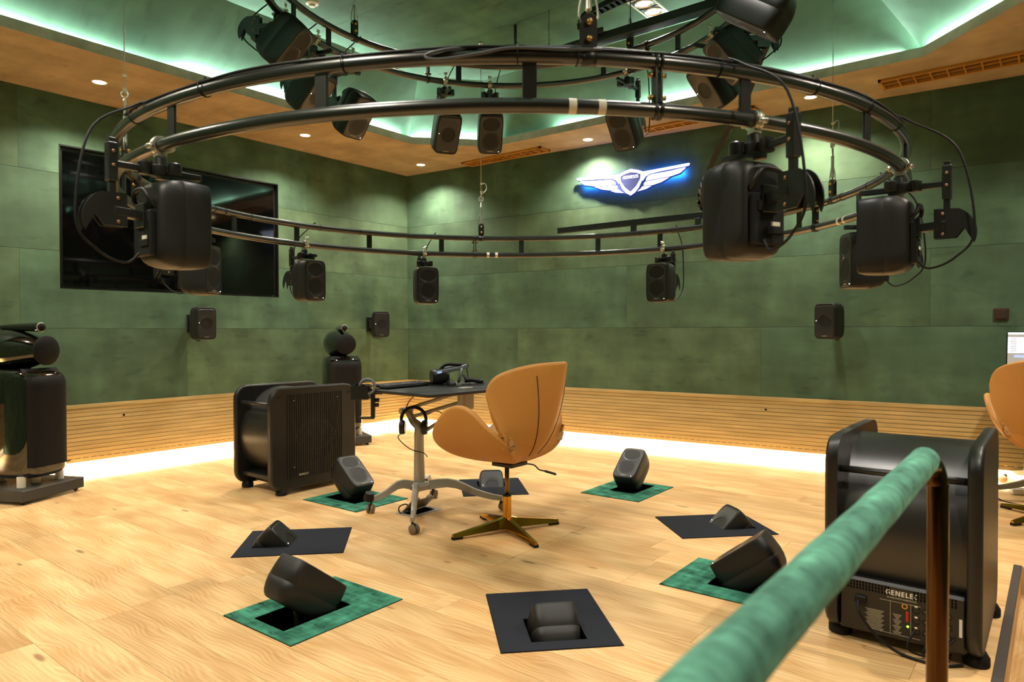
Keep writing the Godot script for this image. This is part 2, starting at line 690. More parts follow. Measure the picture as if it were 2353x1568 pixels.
func build_walls():
	var left = structure("wall_left", Vector3.ZERO, 90.0)       # local x = -z of the room
	var s = Sh.new()
	s.box(Vector3(-2.95, 1.6, -0.12), Vector3(6.2, 3.4, 0.1))
	obj("wall_core", s, M.fascia_plaster, left)
	var tv = rect(-3.775, 1.519, -1.791, 2.676)
	panels(left, -5.85, 0.0, tv, 0.5)
	dado(left, -5.85, 0.0)
	var back = structure("wall_back", Vector3.ZERO, BACK_TURN)
	s = Sh.new()
	s.box(Vector3(3.9, 1.6, -0.12), Vector3(8.4, 3.4, 0.1))
	obj("wall_core", s, M.fascia_plaster, back)
	panels(back, 0.0, 6.107, PackedVector2Array(), 1.6)
	dado(back, 0.0, 6.107)
	# a flush door panel beyond the end of the slats
	var d = structure("door_1", Vector3.ZERO, BACK_TURN)
	s = Sh.new()
	s.box(Vector3(6.62, 1.54, -0.03), Vector3(1.0, 3.06, 0.05))
	obj("door_leaf", s, M.suede_1, d)
	s = Sh.new()
	s.box(Vector3(7.6, 1.55, -0.03), Vector3(0.94, 3.1, 0.05))
	obj("wall_end", s, M.suede_2, back)
	var right = structure("wall_right")
	s = Sh.new()
	s.box(Vector3(7.95, 1.3, 3.6), Vector3(0.1, 4.4, 9.2))
	obj("wall_core", s, M.suede_0, right)
	var front = structure("wall_front")
	s = Sh.new()
	s.box(Vector3(2.45, 1.55, 5.92), Vector3(4.95, 3.1, 0.1))
	obj("wall_core", s, M.suede_3, front)
	s = Sh.new()
	s.box(Vector3(4.88, 1.3, 7.0), Vector3(0.1, 4.4, 2.2))
	s.box(Vector3(6.4, 1.3, 8.1), Vector3(3.2, 4.4, 0.1))
	obj("wall_return", s, M.suede_0, front)


func build_ceiling():
	var O = [Vector2(1.12, 4.77), Vector2(1.12, 0.98), Vector2(1.69, 0.39), Vector2(5.53, 0.32), Vector2(6.3, 1.09), Vector2(6.3, 4.7), Vector2(5.6, 5.36), Vector2(1.7, 5.36)]
	var W = [Vector2(0.95, 4.87), Vector2(0.965, 0.90), Vector2(1.62, 0.22), Vector2(5.56, 0.15), Vector2(6.47, 1.04), Vector2(6.47, 4.8), Vector2(5.66, 5.53), Vector2(1.63, 5.53)]
	var T = [Vector2(1.58, 4.45), Vector2(1.57, 1.33), Vector2(1.97, 0.87), Vector2(5.22, 0.82), Vector2(5.84, 1.4), Vector2(5.84, 4.45), Vector2(5.35, 4.95), Vector2(2.0, 4.95)]
	var R = [Vector2(-0.2, 5.2), Vector2(-0.2, 0.6), Vector2(1.2, -1.0), Vector2(5.6, -1.0), Vector2(8.0, 0.8), Vector2(8.0, 4.9), Vector2(6.2, 8.2), Vector2(1.4, 8.2)]
	var corners = {1: Vector2(-0.2, -1.0), 3: Vector2(8.0, -1.0), 5: Vector2(8.0, 8.2), 7: Vector2(-0.2, 8.2)}
	var P = func(q: Vector2, y: float): return Vector3(q.x, y, q.y)
	var ceil_ = structure("ceiling")
	var s = Sh.new()
	for i in 8:
		var j = (i + 1) % 8
		for y in [SOFFIT, SOFFIT + 0.03]:
			var inside = Vector3(3.9, SOFFIT + 0.015, 2.8)
			s.away([P.call(O[i], y), P.call(O[j], y), P.call(R[j], y), P.call(R[i], y)], inside)
			if corners.has(i):
				s.away([P.call(R[i], y), P.call(R[j], y), P.call(corners[i], y)], inside)
	obj("soffit", s, M.soffit_plaster, ceil_)
	s = Sh.new()
	for i in 8:
		var j = (i + 1) % 8
		var o0: Vector2 = O[i].lerp(W[i], 0.16)
		var o1: Vector2 = O[j].lerp(W[j], 0.16)
		var mid: Vector3 = P.call((O[i] + O[j]) / 2 * 0.84 + (W[i] + W[j]) / 2 * 0.16 + (W[i] - O[i]) * 0.0, SOFFIT + 0.02)
		mid = P.call((O[i] + O[j] + o0 + o1) / 4, SOFFIT + 0.03)
		s.away([P.call(O[i], SOFFIT), P.call(O[j], SOFFIT), P.call(O[j], SOFFIT + 0.07), P.call(O[i], SOFFIT + 0.07)], mid)
		s.away([P.call(o0, SOFFIT), P.call(o1, SOFFIT), P.call(o1, SOFFIT + 0.07), P.call(o0, SOFFIT + 0.07)], mid)
		s.away([P.call(O[i], SOFFIT + 0.07), P.call(O[j], SOFFIT + 0.07), P.call(o1, SOFFIT + 0.07), P.call(o0, SOFFIT + 0.07)], mid)
	obj("fascia", s, M.fascia_plaster, ceil_)
	for i in 8:
		var j = (i + 1) % 8
		s = Sh.new()
		var mid: Vector3 = P.call((W[i] + W[j]) / 2 * 1.5 - (T[i] + T[j]) / 2 * 0.5, 3.4)
		s.away([P.call(W[i], SOFFIT + 0.02), P.call(W[j], SOFFIT + 0.02), P.call(T[j], COFFER), P.call(T[i], COFFER)], mid)
		s.away([P.call(W[i] + (W[i] - T[i]) * 0.1, SOFFIT + 0.05), P.call(W[j] + (W[j] - T[j]) * 0.1, SOFFIT + 0.05), P.call(T[j], COFFER + 0.06), P.call(T[i], COFFER + 0.06)], P.call((T[i] + T[j]) / 2, 3.2))
		obj("coffer_side", s, M.coffer_green, ceil_)
		# light strip in the trough behind the fascia
		var a: Vector2 = O[i].lerp(W[i], 0.5)
		var b: Vector2 = O[j].lerp(W[j], 0.5)
		var pa: Vector3 = P.call(a, SOFFIT + 0.038)
		var pb: Vector3 = P.call(b, SOFFIT + 0.038)
		var led = Sh.new()
		led.bar(pa.lerp(pb, 0.03), pb.lerp(pa, 0.03), 0.012, 0.008)
		obj("cove_light_strip", led, M.cove_led, ceil_)
		var L = pa.distance_to(pb)
		var outw: Vector3 = P.call((W[i] + W[j] - O[i] - O[j]).normalized(), 0.0)
		area("cove_light", ceil_, (pa + pb) / 2 + Vector3(0, 0.008, 0), Vector2(L * 0.92, 0.014), Color(0.90, 1.0, 0.96), 5.5 * L / 3.0, Vector3(0, 1, 0) + outw * 0.15, pb - pa)
	var seams = [0.6, 1.65, 2.48, 3.31, 4.14, 5.2]
	var top = PackedVector2Array(T)
	for k in seams.size() - 1:
		for piece in Geometry2D.intersect_polygons(top, rect(1.0, seams[k] + 0.001, 6.6, seams[k + 1] - 0.001)):
			s = Sh.new(Transform3D(Basis(Vector3.RIGHT, PI / 2), Vector3(0, COFFER + 0.01, 0)))
			s.prism(piece, 0.02)
			obj("ceiling_panel", s, M.coffer_green, ceil_)
	s = Sh.new()
	s.box(Vector3(3.9, COFFER + 0.15, 3.6), Vector3(8.4, 0.08, 9.6))
	obj("roof_slab", s, M.dark_void, ceil_)


func plank_mesh(polys: Array, top: float, u0: Vector2) -> Sh:
	# planks lie flat: polygon in x and z, 14 mm thick, with a small bevel left open as the joint
	var s = Sh.new(Transform3D(Basis(Vector3.RIGHT, PI / 2), Vector3(0, top - 0.007, 0)))
	s.uvs = func(p: Vector3): return Vector2(p.x / 2.3 + u0.x, (p.y + u0.y) / 0.2)
	for p in polys:
		s.prism(p, 0.014)
	return s


func build_floor():
	var fl = structure("floor")
	var holes = []
	for q in pits():
		var t = Transform2D(deg_to_rad(q[4]), q[1])
		holes.append(t * rect(-q[2] / 2 + 0.012, -q[3] / 2 + 0.012, q[2] / 2 - 0.012, q[3] / 2 - 0.012))
	var hatch = rect(3.17, 2.40, 4.08, 3.12)
	var box_hole = rect(2.975, 2.645, 3.095, 2.865)
	var stair = rect(6.135, 1.66, 9.0, 9.0)
	r_seed(77)
	var z = -0.72
	var row = 0
	var inner = []
	while z < 5.95:
		var x = -0.12 - rng.randf() * 1.9
		while x < 7.95:
			var L = rng.randf_range(1.7, 2.2)
			var polys = [rect(maxf(x, -0.09) + 0.0007, z + 0.0007, minf(x + L, 7.9) - 0.0007, z + 0.1893)]
			var u0 = Vector2(rng.randf(), -z + 0.005)
			var skin: Material = M["oak_%d" % rng.randi_range(0, 5)]
			if x + L > -0.05:
				for h in holes + [stair, box_hole]:
					var next = []
					for p in polys:
						next.append_array(Geometry2D.clip_polygons(p, h))
					polys = next
				var mine = []
				for p in polys:
					for q in Geometry2D.intersect_polygons(p, rect(3.1725, 2.4025, 4.0775, 3.1175)):
						mine.append(q)
				if mine.size():
					inner.append([mine, u0, skin])
				var outer = []
				for p in polys:
					outer.append_array(Geometry2D.clip_polygons(p, hatch))
				outer = outer.filter(func(p): return not Geometry2D.is_polygon_clockwise(p) or true)
				if outer.size():
					obj("plank", plank_mesh(outer, 0.0, u0), skin, fl)
			x += L
		z += 0.19
		row += 1
	var s = Sh.new()
	s.box(Vector3(3.0, -0.56, 2.6), Vector3(6.3, 0.1, 7.0))
	obj("floor_slab", s, M.dark_void, fl)
	var h = thing("floor_hatch", "square hatch cut into the oak planks under the tan swivel chair", "floor hatch")
	for q in inner:
		obj("plank", plank_mesh(q[0], 0.0, q[1]), q[2], h)
	# two wide steps down on the right, where the picture was taken from
	var st = structure("floor_steps")
	for k in 2:
		s = Sh.new()
		s.uvs = func(p: Vector3): return Vector2(p.z / 2.3, p.x / 0.2)
		s.box(Vector3(7.05 + 0.15 * k, -0.16 - 0.14 * k, 4.9), Vector3(1.85 - 0.3 * k, 0.04, 6.5))
		obj("tread", s, M.oak_1, st)
	s = Sh.new()
	s.box(Vector3(6.8, -0.36, 7.0), Vector3(3.6, 0.04, 2.4))
	obj("landing", s, M.oak_2, st)
	s = Sh.new()
	s.uvs = func(p: Vector3): return Vector2(p.z / 2.3, p.y / 0.2)
	s.box(Vector3(6.141, -0.075, 3.8), Vector3(0.012, 0.13, 4.28))
	obj("riser", s, M.oak_3, st)
	s = Sh.new()
	s.box(Vector3(6.132, 0.001, 3.8), Vector3(0.034, 0.008, 4.28), 0.002)
	obj("nosing", s, M.step_grey, st)
	s = Sh.new()
	s.box(Vector3(7.02, -0.075, 1.66), Vector3(1.78, 0.14, 0.012))
	obj("riser", s, M.oak_3, st)


func r_seed(k: int):
	rng.seed = k


# name, centre, size across and along before turning, turn in degrees, hole offset along its outward axis
func pits() -> Array:
	return [
		["green", Vector2(3.8205, 4.1212), 0.46, 0.564, -0.9, Vector2(0, 0.06), Vector2(0.205, 0.332)],
		["green", Vector2(5.125, 2.746), 0.564, 0.46, -0.9, Vector2(0.06, 0), Vector2(0.332, 0.205)],
		["green", Vector2(3.807, 1.389), 0.46, 0.564, -0.9, Vector2(0, -0.07), Vector2(0.205, 0.328)],
		["green", Vector2(2.4456, 2.794), 0.562, 0.46, -0.9, Vector2(-0.052, -0.002), Vector2(0.325, 0.205)],
		["dark", Vector2(2.9587, 3.6298), 0.5665, 0.4743, 134.1, Vector2(0.113, 0), Vector2(0.20, 0.20)],
		["dark", Vector2(4.6612, 3.6008), 0.5674, 0.4581, 44.1, Vector2(0.11, 0), Vector2(0.215, 0.215)],
		["dark", Vector2(4.6689, 1.8955), 0.5724, 0.457, -45.9, Vector2(0.115, 0), Vector2(0.205, 0.207)],
		["dark", Vector2(2.9532, 1.917), 0.5526, 0.4672, -135.9, Vector2(0.085, 0), Vector2(0.205, 0.207)],
	]



# ------------------------------------------------------------------ loudspeakers
func se(a: float, hw: float, hh: float, n: float) -> Vector2:
	var c = cos(a)
	var k = sin(a)
	var r = pow(pow(absf(c), n) + pow(absf(k), n), -1.0 / n)
	return Vector2(hw * c * r, hh * k * r)


func cabinet_mesh() -> ArrayMesh:
	if meshes.has("cabinet"):
		return meshes.cabinet
	var s = Sh.new()
	var rings = []
	for q in [[0.092, 0.081, 0.137, 7.0], [0.0945, 0.0835, 0.1405, 7.0], [0.0925, 0.0862, 0.1432, 7.0], [0.086, 0.0885, 0.1452, 7.0], [0.05, 0.0925, 0.1480, 6.5], [0.0012, 0.0945, 0.1495, 6.0], [0.0, 0.0936, 0.1486, 6.0], [-0.0012, 0.0945, 0.1495, 6.0], [-0.03, 0.0915, 0.1465, 6.0], [-0.058, 0.0855, 0.139, 6.0], [-0.072, 0.080, 0.132, 5.5], [-0.08, 0.074, 0.125, 5.0], [-0.083, 0.066, 0.116, 5.0]]:
		var ring = PackedVector3Array()
		for i in 64:
			var p = se(TAU * i / 64, q[1], q[2], q[3])
			ring.append(Vector3(p.x, p.y, q[0]))
		rings.append(ring)
	s.loft(rings)
	meshes.cabinet = s.mesh()
	return meshes.cabinet


func on_baffle(u: float, v: float, hw: float, hh: float, n: float) -> Vector2:
	var m = maxf(absf(u), absf(v))
	if m < 1e-6:
		return Vector2.ZERO
	var q = Vector2(u, v) / m
	var r = pow(pow(absf(q.x), n) + pow(absf(q.y), n), -1.0 / n)
	return Vector2(q.x * r * hw, q.y * r * hh) * m


func dip2(x: float, y: float) -> float:        # two-way front: wave guide above, shallow seat for the woofer below
	var d = Vector2(x / 0.074, (y - 0.078) / 0.056).length()
	var z = 0.0
	if d < 1.0:
		z -= 0.021 * pow(1.0 - d * d, 1.6)
	var w = Vector2(x, y + 0.042).length()
	z -= 0.004 * (1.0 - smoothstep(0.0655, 0.068, w))
	var e = maxf(absf(x) / 0.083, absf(y) / 0.14)
	return z - 0.004 * smoothstep(0.93, 1.0, e)


func dip1(x: float, y: float) -> float:        # one round coaxial horn in the middle, slots along the top and bottom edge
	var d = Vector2(x, y).length()
	var z = -0.030 * pow(clampf(1.0 - d / 0.052, 0.0, 1.0), 0.8) - 0.008 * pow(clampf(1.0 - d / 0.082, 0.0, 1.0), 1.5)
	var q = Vector2(absf(x) - 0.050, absf(y) - 0.101)
	var sd = Vector2(maxf(q.x, 0.0), maxf(q.y, 0.0)).length() + minf(maxf(q.x, q.y), 0.0) - 0.026
	if absf(y) > 0.088:
		z -= 0.018 * smoothstep(0.0, 0.0025, sd)
	return z


func front_mesh(coax: bool) -> ArrayMesh:
	var key = "front%s" % coax
	if not meshes.has(key):
		var s = Sh.new()
		s.grid(48, 76, func(a, b):
			var p = on_baffle(a * 2 - 1, b * 2 - 1, 0.0806, 0.1365, 7.0)
			return Vector3(p.x, p.y, 0.0945 + (dip1(p.x, p.y) if coax else dip2(p.x, p.y))), false)
		meshes[key] = s.mesh()
	return meshes[key]


func shared(key: String, make: Callable) -> Mesh:
	if not meshes.has(key):
		var s = Sh.new()
		make.call(s)
		meshes[key] = s.mesh()
	return meshes[key]


const ZUP := Transform3D(Basis(Vector3(1, 0, 0), Vector3(0, 0, 1), Vector3(0, -1, 0)), Vector3.ZERO)      # lathe axis turned to +z

func cabinet(parent: Node, coax: bool, t: Transform3D, back := true) -> MeshInstance3D:
	var c = put("cabinet", cabinet_mesh(), M.cabinet_black, parent, t)
	put("front_baffle", front_mesh(coax), M.baffle_black, c)
	if coax:
		put("tweeter", shared("coax_dome", func(s): s.lathe([Vector2(0.012, 0.0), Vector2(0.0105, 0.004), Vector2(0.006, 0.0065), Vector2(0, 0.0075)], 20, ZUP.translated(Vector3(0, 0, 0.0605)))), M.tweeter_metal, c)
		put("horn_ring", shared("coax_ring", func(s): s.lathe([Vector2(0.0535, 0.0), Vector2(0.0535, 0.0012), Vector2(0.0505, 0.0012), Vector2(0.0495, -0.002)], 40, ZUP.translated(Vector3(0, 0, 0.0932)))), M.baffle_black, c)
	else:
		put("woofer", shared("woofer", func(s): s.lathe([Vector2(0.0655, -0.002), Vector2(0.0655, 0.001), Vector2(0.0625, 0.002), Vector2(0.060, 0.0006), Vector2(0.0575, -0.001), Vector2(0.052, 0.0012), Vector2(0.046, -0.002), Vector2(0.030, -0.011), Vector2(0.022, -0.0145), Vector2(0.0185, -0.0125), Vector2(0.011, -0.0095), Vector2(0, -0.0085)], 48, ZUP.translated(Vector3(0, -0.042, 0.0915)), 50.0)), M.cone_black, c)
		put("tweeter", shared("dome", func(s): s.lathe([Vector2(0.0155, -0.001), Vector2(0.0155, 0.0015), Vector2(0.0125, 0.0015), Vector2(0.0115, 0.003), Vector2(0.008, 0.0062), Vector2(0.004, 0.0078), Vector2(0, 0.0082)], 24, ZUP.translated(Vector3(0, 0.078, 0.0735)))), M.tweeter_metal, c)
	var at = Vector3(-0.070, 0.004, 0.0955) if coax else Vector3(0.062, -0.1235, 0.0955)
	put("status_light", shared("status", func(s): s.box(Vector3.ZERO, Vector3(0.004, 0.004, 0.002), 0.0005)), M.status_led, c, Transform3D(Basis(), at))
	if not meshes.has("maker"):
		meshes.maker = text("GENELEC", 0.0072, 0.0006)
	put("lettering", meshes.maker, M.lettering_pale, c, Transform3D(Basis(), Vector3(0.0, -0.1225, 0.0952)))
	if back:
		put("amplifier_panel", shared("amp", func(s): s.box(Vector3(0, -0.038, -0.093), Vector3(0.116, 0.15, 0.022), 0.004); s.box(Vector3(0.02, 0.0, -0.106), Vector3(0.05, 0.03, 0.006), 0.001); s.box(Vector3(-0.02, -0.07, -0.106), Vector3(0.06, 0.02, 0.005), 0.001)), M.rubber, c)
		put("handle", shared("handle", func(s): s.tube(smooth_path([Vector3(-0.05, 0.045, -0.075), Vector3(-0.052, 0.075, -0.104), Vector3(-0.03, 0.104, -0.108), Vector3(0.03, 0.104, -0.108), Vector3(0.052, 0.075, -0.104), Vector3(0.05, 0.045, -0.075)], 5), 0.0075, 8)), M.cabinet_black, c)
		put("sticker", shared("sticker", func(s): s.box(Vector3(-0.022, -0.052, -0.1045), Vector3(0.034, 0.012, 0.001))), M.label_white, c)
	return c


# a clamp, a swivel, a sliding arm and an upright carry the cabinet under a ring tube. Local +z points to the middle of the ring, the tube runs along x at height 0
func hang(called: String, label: String, group: String, az: float, tube_y: float, radius: float, coax: bool, drop: float, inward: float, tilt: float, roll := 0.0, cable := true, arm_in := 0.14) -> Node3D:
	var o = thing(called, label, "loudspeaker", Vector3.ZERO, 0.0, group)
	var a = deg_to_rad(az)
	var out = Vector3(cos(a), 0, sin(a))
	o.transform = Transform3D(Basis(Vector3.UP.cross(-out), Vector3.UP, -out), Vector3(RING.x, tube_y, RING.z) + out * radius)
	var face = Basis(Vector3.UP, deg_to_rad(roll)) * Basis(Vector3.RIGHT, deg_to_rad(tilt))
	var at = Vector3(0, -drop, inward)
	cabinet(o, coax, Transform3D(face, at))
	var cl = put("clamp", shared("clamp", clamp_shape), M.silver, o)
	put("wing_nut", shared("wing_nut", func(s): s.rod(Vector3(0, 0.018, 0.032), Vector3(0, 0.056, 0.034), 0.004, 8); s.box(Vector3(0, 0.048, 0.034), Vector3(0.034, 0.008, 0.006), 0.002, Basis(Vector3.FORWARD, 0.5)); s.box(Vector3(0, 0.048, 0.034), Vector3(0.034, 0.008, 0.006), 0.002, Basis(Vector3.FORWARD, -0.5))), M.silver, cl)
	put("swivel", shared("swivel", swivel_shape), M.black_metal, o)
	var back = at + face * Vector3(0, 0.02, -0.105)
	var up_z = minf(back.z - 0.055, -0.155)
	var s = Sh.new()
	s.bar(Vector3(0, -0.088, arm_in), Vector3(0, -0.088, up_z - 0.012), 0.022, 0.022, 0.003)
	obj("arm", s, M.black_metal, o)
	s = Sh.new()
	s.box(Vector3(0, -0.083, up_z), Vector3(0.032, 0.125, 0.03), 0.003)
	s.box(Vector3(0, (-0.005 + back.y + 0.02) / 2, up_z), Vector3(0.021, absf(back.y + 0.025), 0.021), 0.002)
	var up = obj("upright", s, M.black_metal, o)
	for k in 2:
		for e in [-1, 1]:
			put("bolt", shared("hang_bolt", func(q): q.lathe([Vector2(0, 0), Vector2(0.0055, 0.0), Vector2(0.0055, 0.003), Vector2(0.003, 0.0045), Vector2(0, 0.0045)], 10)), M.bolt_copper, up, Transform3D(Basis(Vector3.BACK, -PI / 2 * e), Vector3(0.016 * e, -0.05 - 0.045 * k, up_z)))
	s = Sh.new()
	var ear = PackedVector2Array()
	for i in 11:
		var b = deg_to_rad(205.0 - 90.0 * i / 10)
		ear.append(Vector2(0.012, -0.035) + Vector2(cos(b), sin(b)) * 0.095)
	ear.append(Vector2(0.05, 0.055))
	ear.append(Vector2(0.05, -0.055))
	ear.append(Vector2(-0.02, -0.055))
	ear.append(Vector2(-0.045, -0.02))
	for e in [-1, 1]:
		s.prism(ear, 0.004, Transform3D(Basis(Vector3(0, 0, 1), Vector3(0, 1, 0), Vector3(-1, 0, 0)), Vector3(0.016 * e, back.y + 0.01, up_z - 0.01)))
	s.bar(Vector3(0, back.y + 0.005, up_z), back, 0.04, 0.03, 0.003)
	s.box(back, Vector3(0.06, 0.08, 0.012), 0.002, face)
	var pv = obj("pivot_plate", s, M.black_metal, o)
	for k in 2:
		for e in [-1, 1]:
			put("bolt", meshes.hang_bolt, M.bolt_copper, pv, Transform3D(Basis(Vector3.BACK, -PI / 2 * e), Vector3(0.018 * e, back.y + 0.045 - 0.075 * k, up_z + 0.012)))
	if cable:
		s = Sh.new()
		var low = at + face * Vector3(0.02, -0.10, -0.10)
		s.tube(smooth_path([Vector3(0.10, 0.172, 0.0), Vector3(0.085, 0.14, -0.05), Vector3(0.06, 0.02, up_z - 0.04), Vector3(0.045, (back.y - 0.02), up_z - 0.09), Vector3(0.035, low.y + 0.0, up_z - 0.03), Vector3(0.03, low.y - 0.035, (up_z + low.z) / 2 + 0.005), low], 8), 0.0042, 8)
		obj("cable", s, M.rubber, o)
	return o


func clamp_shape(s: Sh):
	s.tube(arc(Vector3.ZERO, Vector3.BACK, Vector3.UP, 0.0275, 0, 360, 24), 0.006, 8)
	s.lathe([Vector2(0.0225, -0.013), Vector2(0.031, -0.013), Vector2(0.031, 0.013), Vector2(0.0225, 0.013)], 26, Transform3D(Basis(Vector3.BACK, PI / 2), Vector3.ZERO))
	s.rod(Vector3(-0.014, -0.006, 0.036), Vector3(0.014, -0.006, 0.036), 0.009, 12)
	s.rod(Vector3(-0.014, -0.006, -0.036), Vector3(0.014, -0.006, -0.036), 0.009, 12)
	s.box(Vector3(0, 0.018, 0.034), Vector3(0.022, 0.008, 0.024), 0.001)
	s.box(Vector3(0, -0.033, 0), Vector3(0.026, 0.012, 0.036), 0.002)


func swivel_shape(s: Sh):
	s.lathe([Vector2(0, -0.102), Vector2(0.034, -0.102), Vector2(0.036, -0.098), Vector2(0.036, -0.072), Vector2(0.024, -0.066), Vector2(0.022, -0.044), Vector2(0.013, -0.038), Vector2(0, -0.038)], 24)
	for k in 3:
		var a = TAU * k / 3 + 0.5
		var c = Vector3(cos(a) * 0.052, 0, sin(a) * 0.052)
		s.lathe([Vector2(0, -0.104), Vector2(0.020, -0.104), Vector2(0.022, -0.100), Vector2(0.022, -0.066), Vector2(0.018, -0.062), Vector2(0, -0.062)], 16, Transform3D(Basis(), c))
		s.bar(Vector3(0, -0.084, 0), c + Vector3(0, -0.084, 0), 0.03, 0.022)


func ring_frame(called: String, label: String, r: float, y: float, gap: float, rungs: Array, splices: Array, taped: bool):
	var o = thing(called, label, "speaker ring", Vector3(RING.x, y, RING.z))
	var s = Sh.new()
	s.tube(arc(Vector3.ZERO, Vector3.RIGHT, Vector3.BACK, r, 0, 358.5, 239), 0.0212, 20, true)
	obj("top_tube", s, M.tube_black, o)
	s = Sh.new()
	s.tube(arc(Vector3(0, -gap, 0), Vector3.RIGHT, Vector3.BACK, r, 0, 358.5, 239), 0.0212, 20, true)
	var low = obj("bottom_tube", s, M.tube_black, o)
	for a in rungs:
		var q = deg_to_rad(a)
		s = Sh.new(Transform3D(Basis(Vector3.UP, -q), Vector3(cos(q) * r, -gap / 2, sin(q) * r)))
		s.box(Vector3.ZERO, Vector3(0.012, gap - 0.036, 0.040), 0.002)
		obj("rung", s, M.black_metal, o)
	for a in splices:
		for e in [-1, 1]:
			var q = deg_to_rad(a) + e * 0.0042
			var t = Transform3D(Basis(Vector3.UP, -q), Vector3(cos(q) * r, -gap / 2, sin(q) * r))
			s = Sh.new(t)
			s.box(Vector3.ZERO, Vector3(0.034, gap - 0.03, 0.005), 0.001)
			for yy in [-gap / 2, gap / 2]:
				s.rod(Vector3(0, yy, -0.003), Vector3(0, yy, 0.003), 0.0275, 20)
			var sp = obj("splice_plate", s, M.black_metal, o)
			for yy in [-0.032, 0.032]:
				s = Sh.new(t)
				s.rod(Vector3(0.0, yy, 0.002 * e), Vector3(0.0, yy, 0.018 * e), 0.0075, 6)
				obj("bolt", s, M.bolt_brass, sp)
	if taped:
		for a in [46.4, 43.9, -131.9, -134.0, -43.0, -41.2]:
			s = Sh.new()
			var q = deg_to_rad(a)
			var t = Vector3(-sin(q), 0, cos(q))
			var c = Vector3(cos(q) * r, -gap, sin(q) * r)
			s.tube(PackedVector3Array([c - t * 0.011, c + t * 0.011]), 0.0217, 16)
			obj("tape", s, M.label_white, low)


func hanger(called: String, label: String, az: float, r: float, y: float, top: float, long_: bool):
	var q = deg_to_rad(az)
	var o = thing(called, label, "wire hanger", Vector3(RING.x + cos(q) * r, y, RING.z + sin(q) * r), -az)
	# local z runs along the tube, the bracket stands on the tube
	var s = Sh.new()
	for e in [-1, 1]:
		s.prism(rr(0.045, 0.105, 0.02), 0.004, Transform3D(Basis(Vector3.UP, PI / 2), Vector3(0.010 * e, 0.068, 0)))
	s.rod(Vector3(0, 0, -0.02), Vector3(0, 0, 0.02), 0.0235, 18)
	var b = obj("bracket", s, M.black_metal, o)
	for yy in [0.048, 0.095]:
		s = Sh.new()
		s.rod(Vector3(-0.022, yy, 0), Vector3(0.022, yy, 0), 0.0085, 6)
		obj("bolt", s, M.bolt_brass, b)
	s = Sh.new()
	var h = 0.33 if long_ else 0.12
	for e in [-1, 1]:
		s.tube(smooth_path([Vector3(0, 0.085, 0.002 * e), Vector3(0.0, 0.11, 0.026 * e), Vector3(0, 0.16, 0.022 * e), Vector3(0, 0.22, 0.005 * e), Vector3(0, h, 0.003 * e)], 6), 0.003, 8)
	obj("rope_loop", s, M.wire_steel, o)
	if long_:
		s = Sh.new()
		s.rod(Vector3(0, 0.10, 0), Vector3(0, 0.30, 0), 0.0055, 8)
		s.lathe([Vector2(0.004, 0.13), Vector2(0.010, 0.135), Vector2(0.0085, 0.15), Vector2(0.0085, 0.24), Vector2(0.010, 0.255), Vector2(0.004, 0.26)], 10)
		obj("turnbuckle", s, M.silver, o)
		s = Sh.new()
		s.tube(arc(Vector3(0, 0.325, 0), Vector3.BACK, Vector3.UP, 0.018, -60, 240, 16), 0.0045, 8)
		s.tube(arc(Vector3(0, 0.360, 0), Vector3.RIGHT, Vector3.UP, 0.015, 0, 360, 16), 0.004, 8)
		obj("shackle", s, M.silver, o)
		s = Sh.new()
		s.tube(smooth_path([Vector3(0, 0.45, 0.0), Vector3(0.01, 0.46, 0.02), Vector3(0.012, 0.45, 0.04), Vector3(0.008, 0.41, 0.045), Vector3(0, 0.375, 0.02), Vector3(0, 0.365, 0)], 6), 0.0035, 8)
		obj("tail_loop", s, M.wire_steel, o)
		for yy in [0.385, 0.45]:
			s = Sh.new()
			s.box(Vector3(0, yy, 0), Vector3(0.018, 0.012, 0.016), 0.003)
			s.rod(Vector3(-0.006, yy, 0), Vector3(-0.006, yy, 0.02), 0.003, 6)
			s.rod(Vector3(0.006, yy, 0), Vector3(0.006, yy, 0.02), 0.003, 6)
			obj("rope_grip", s, M.silver, o)
	s = Sh.new()
	s.rod(Vector3(0, 0.36 if long_ else 0.12, 0), Vector3(0, top - y - 0.03, 0), 0.0022, 6)
	obj("wire", s, M.wire_steel, o)
	s = Sh.new()
	s.rod(Vector3(0, top - y - 0.05, 0), Vector3(0, top - y - 0.012, 0), 0.008, 10)
	s.rod(Vector3(0, top - y - 0.014, 0), Vector3(0, top - y, 0), 0.018, 14)
	obj("ceiling_anchor", s, M.silver, o)


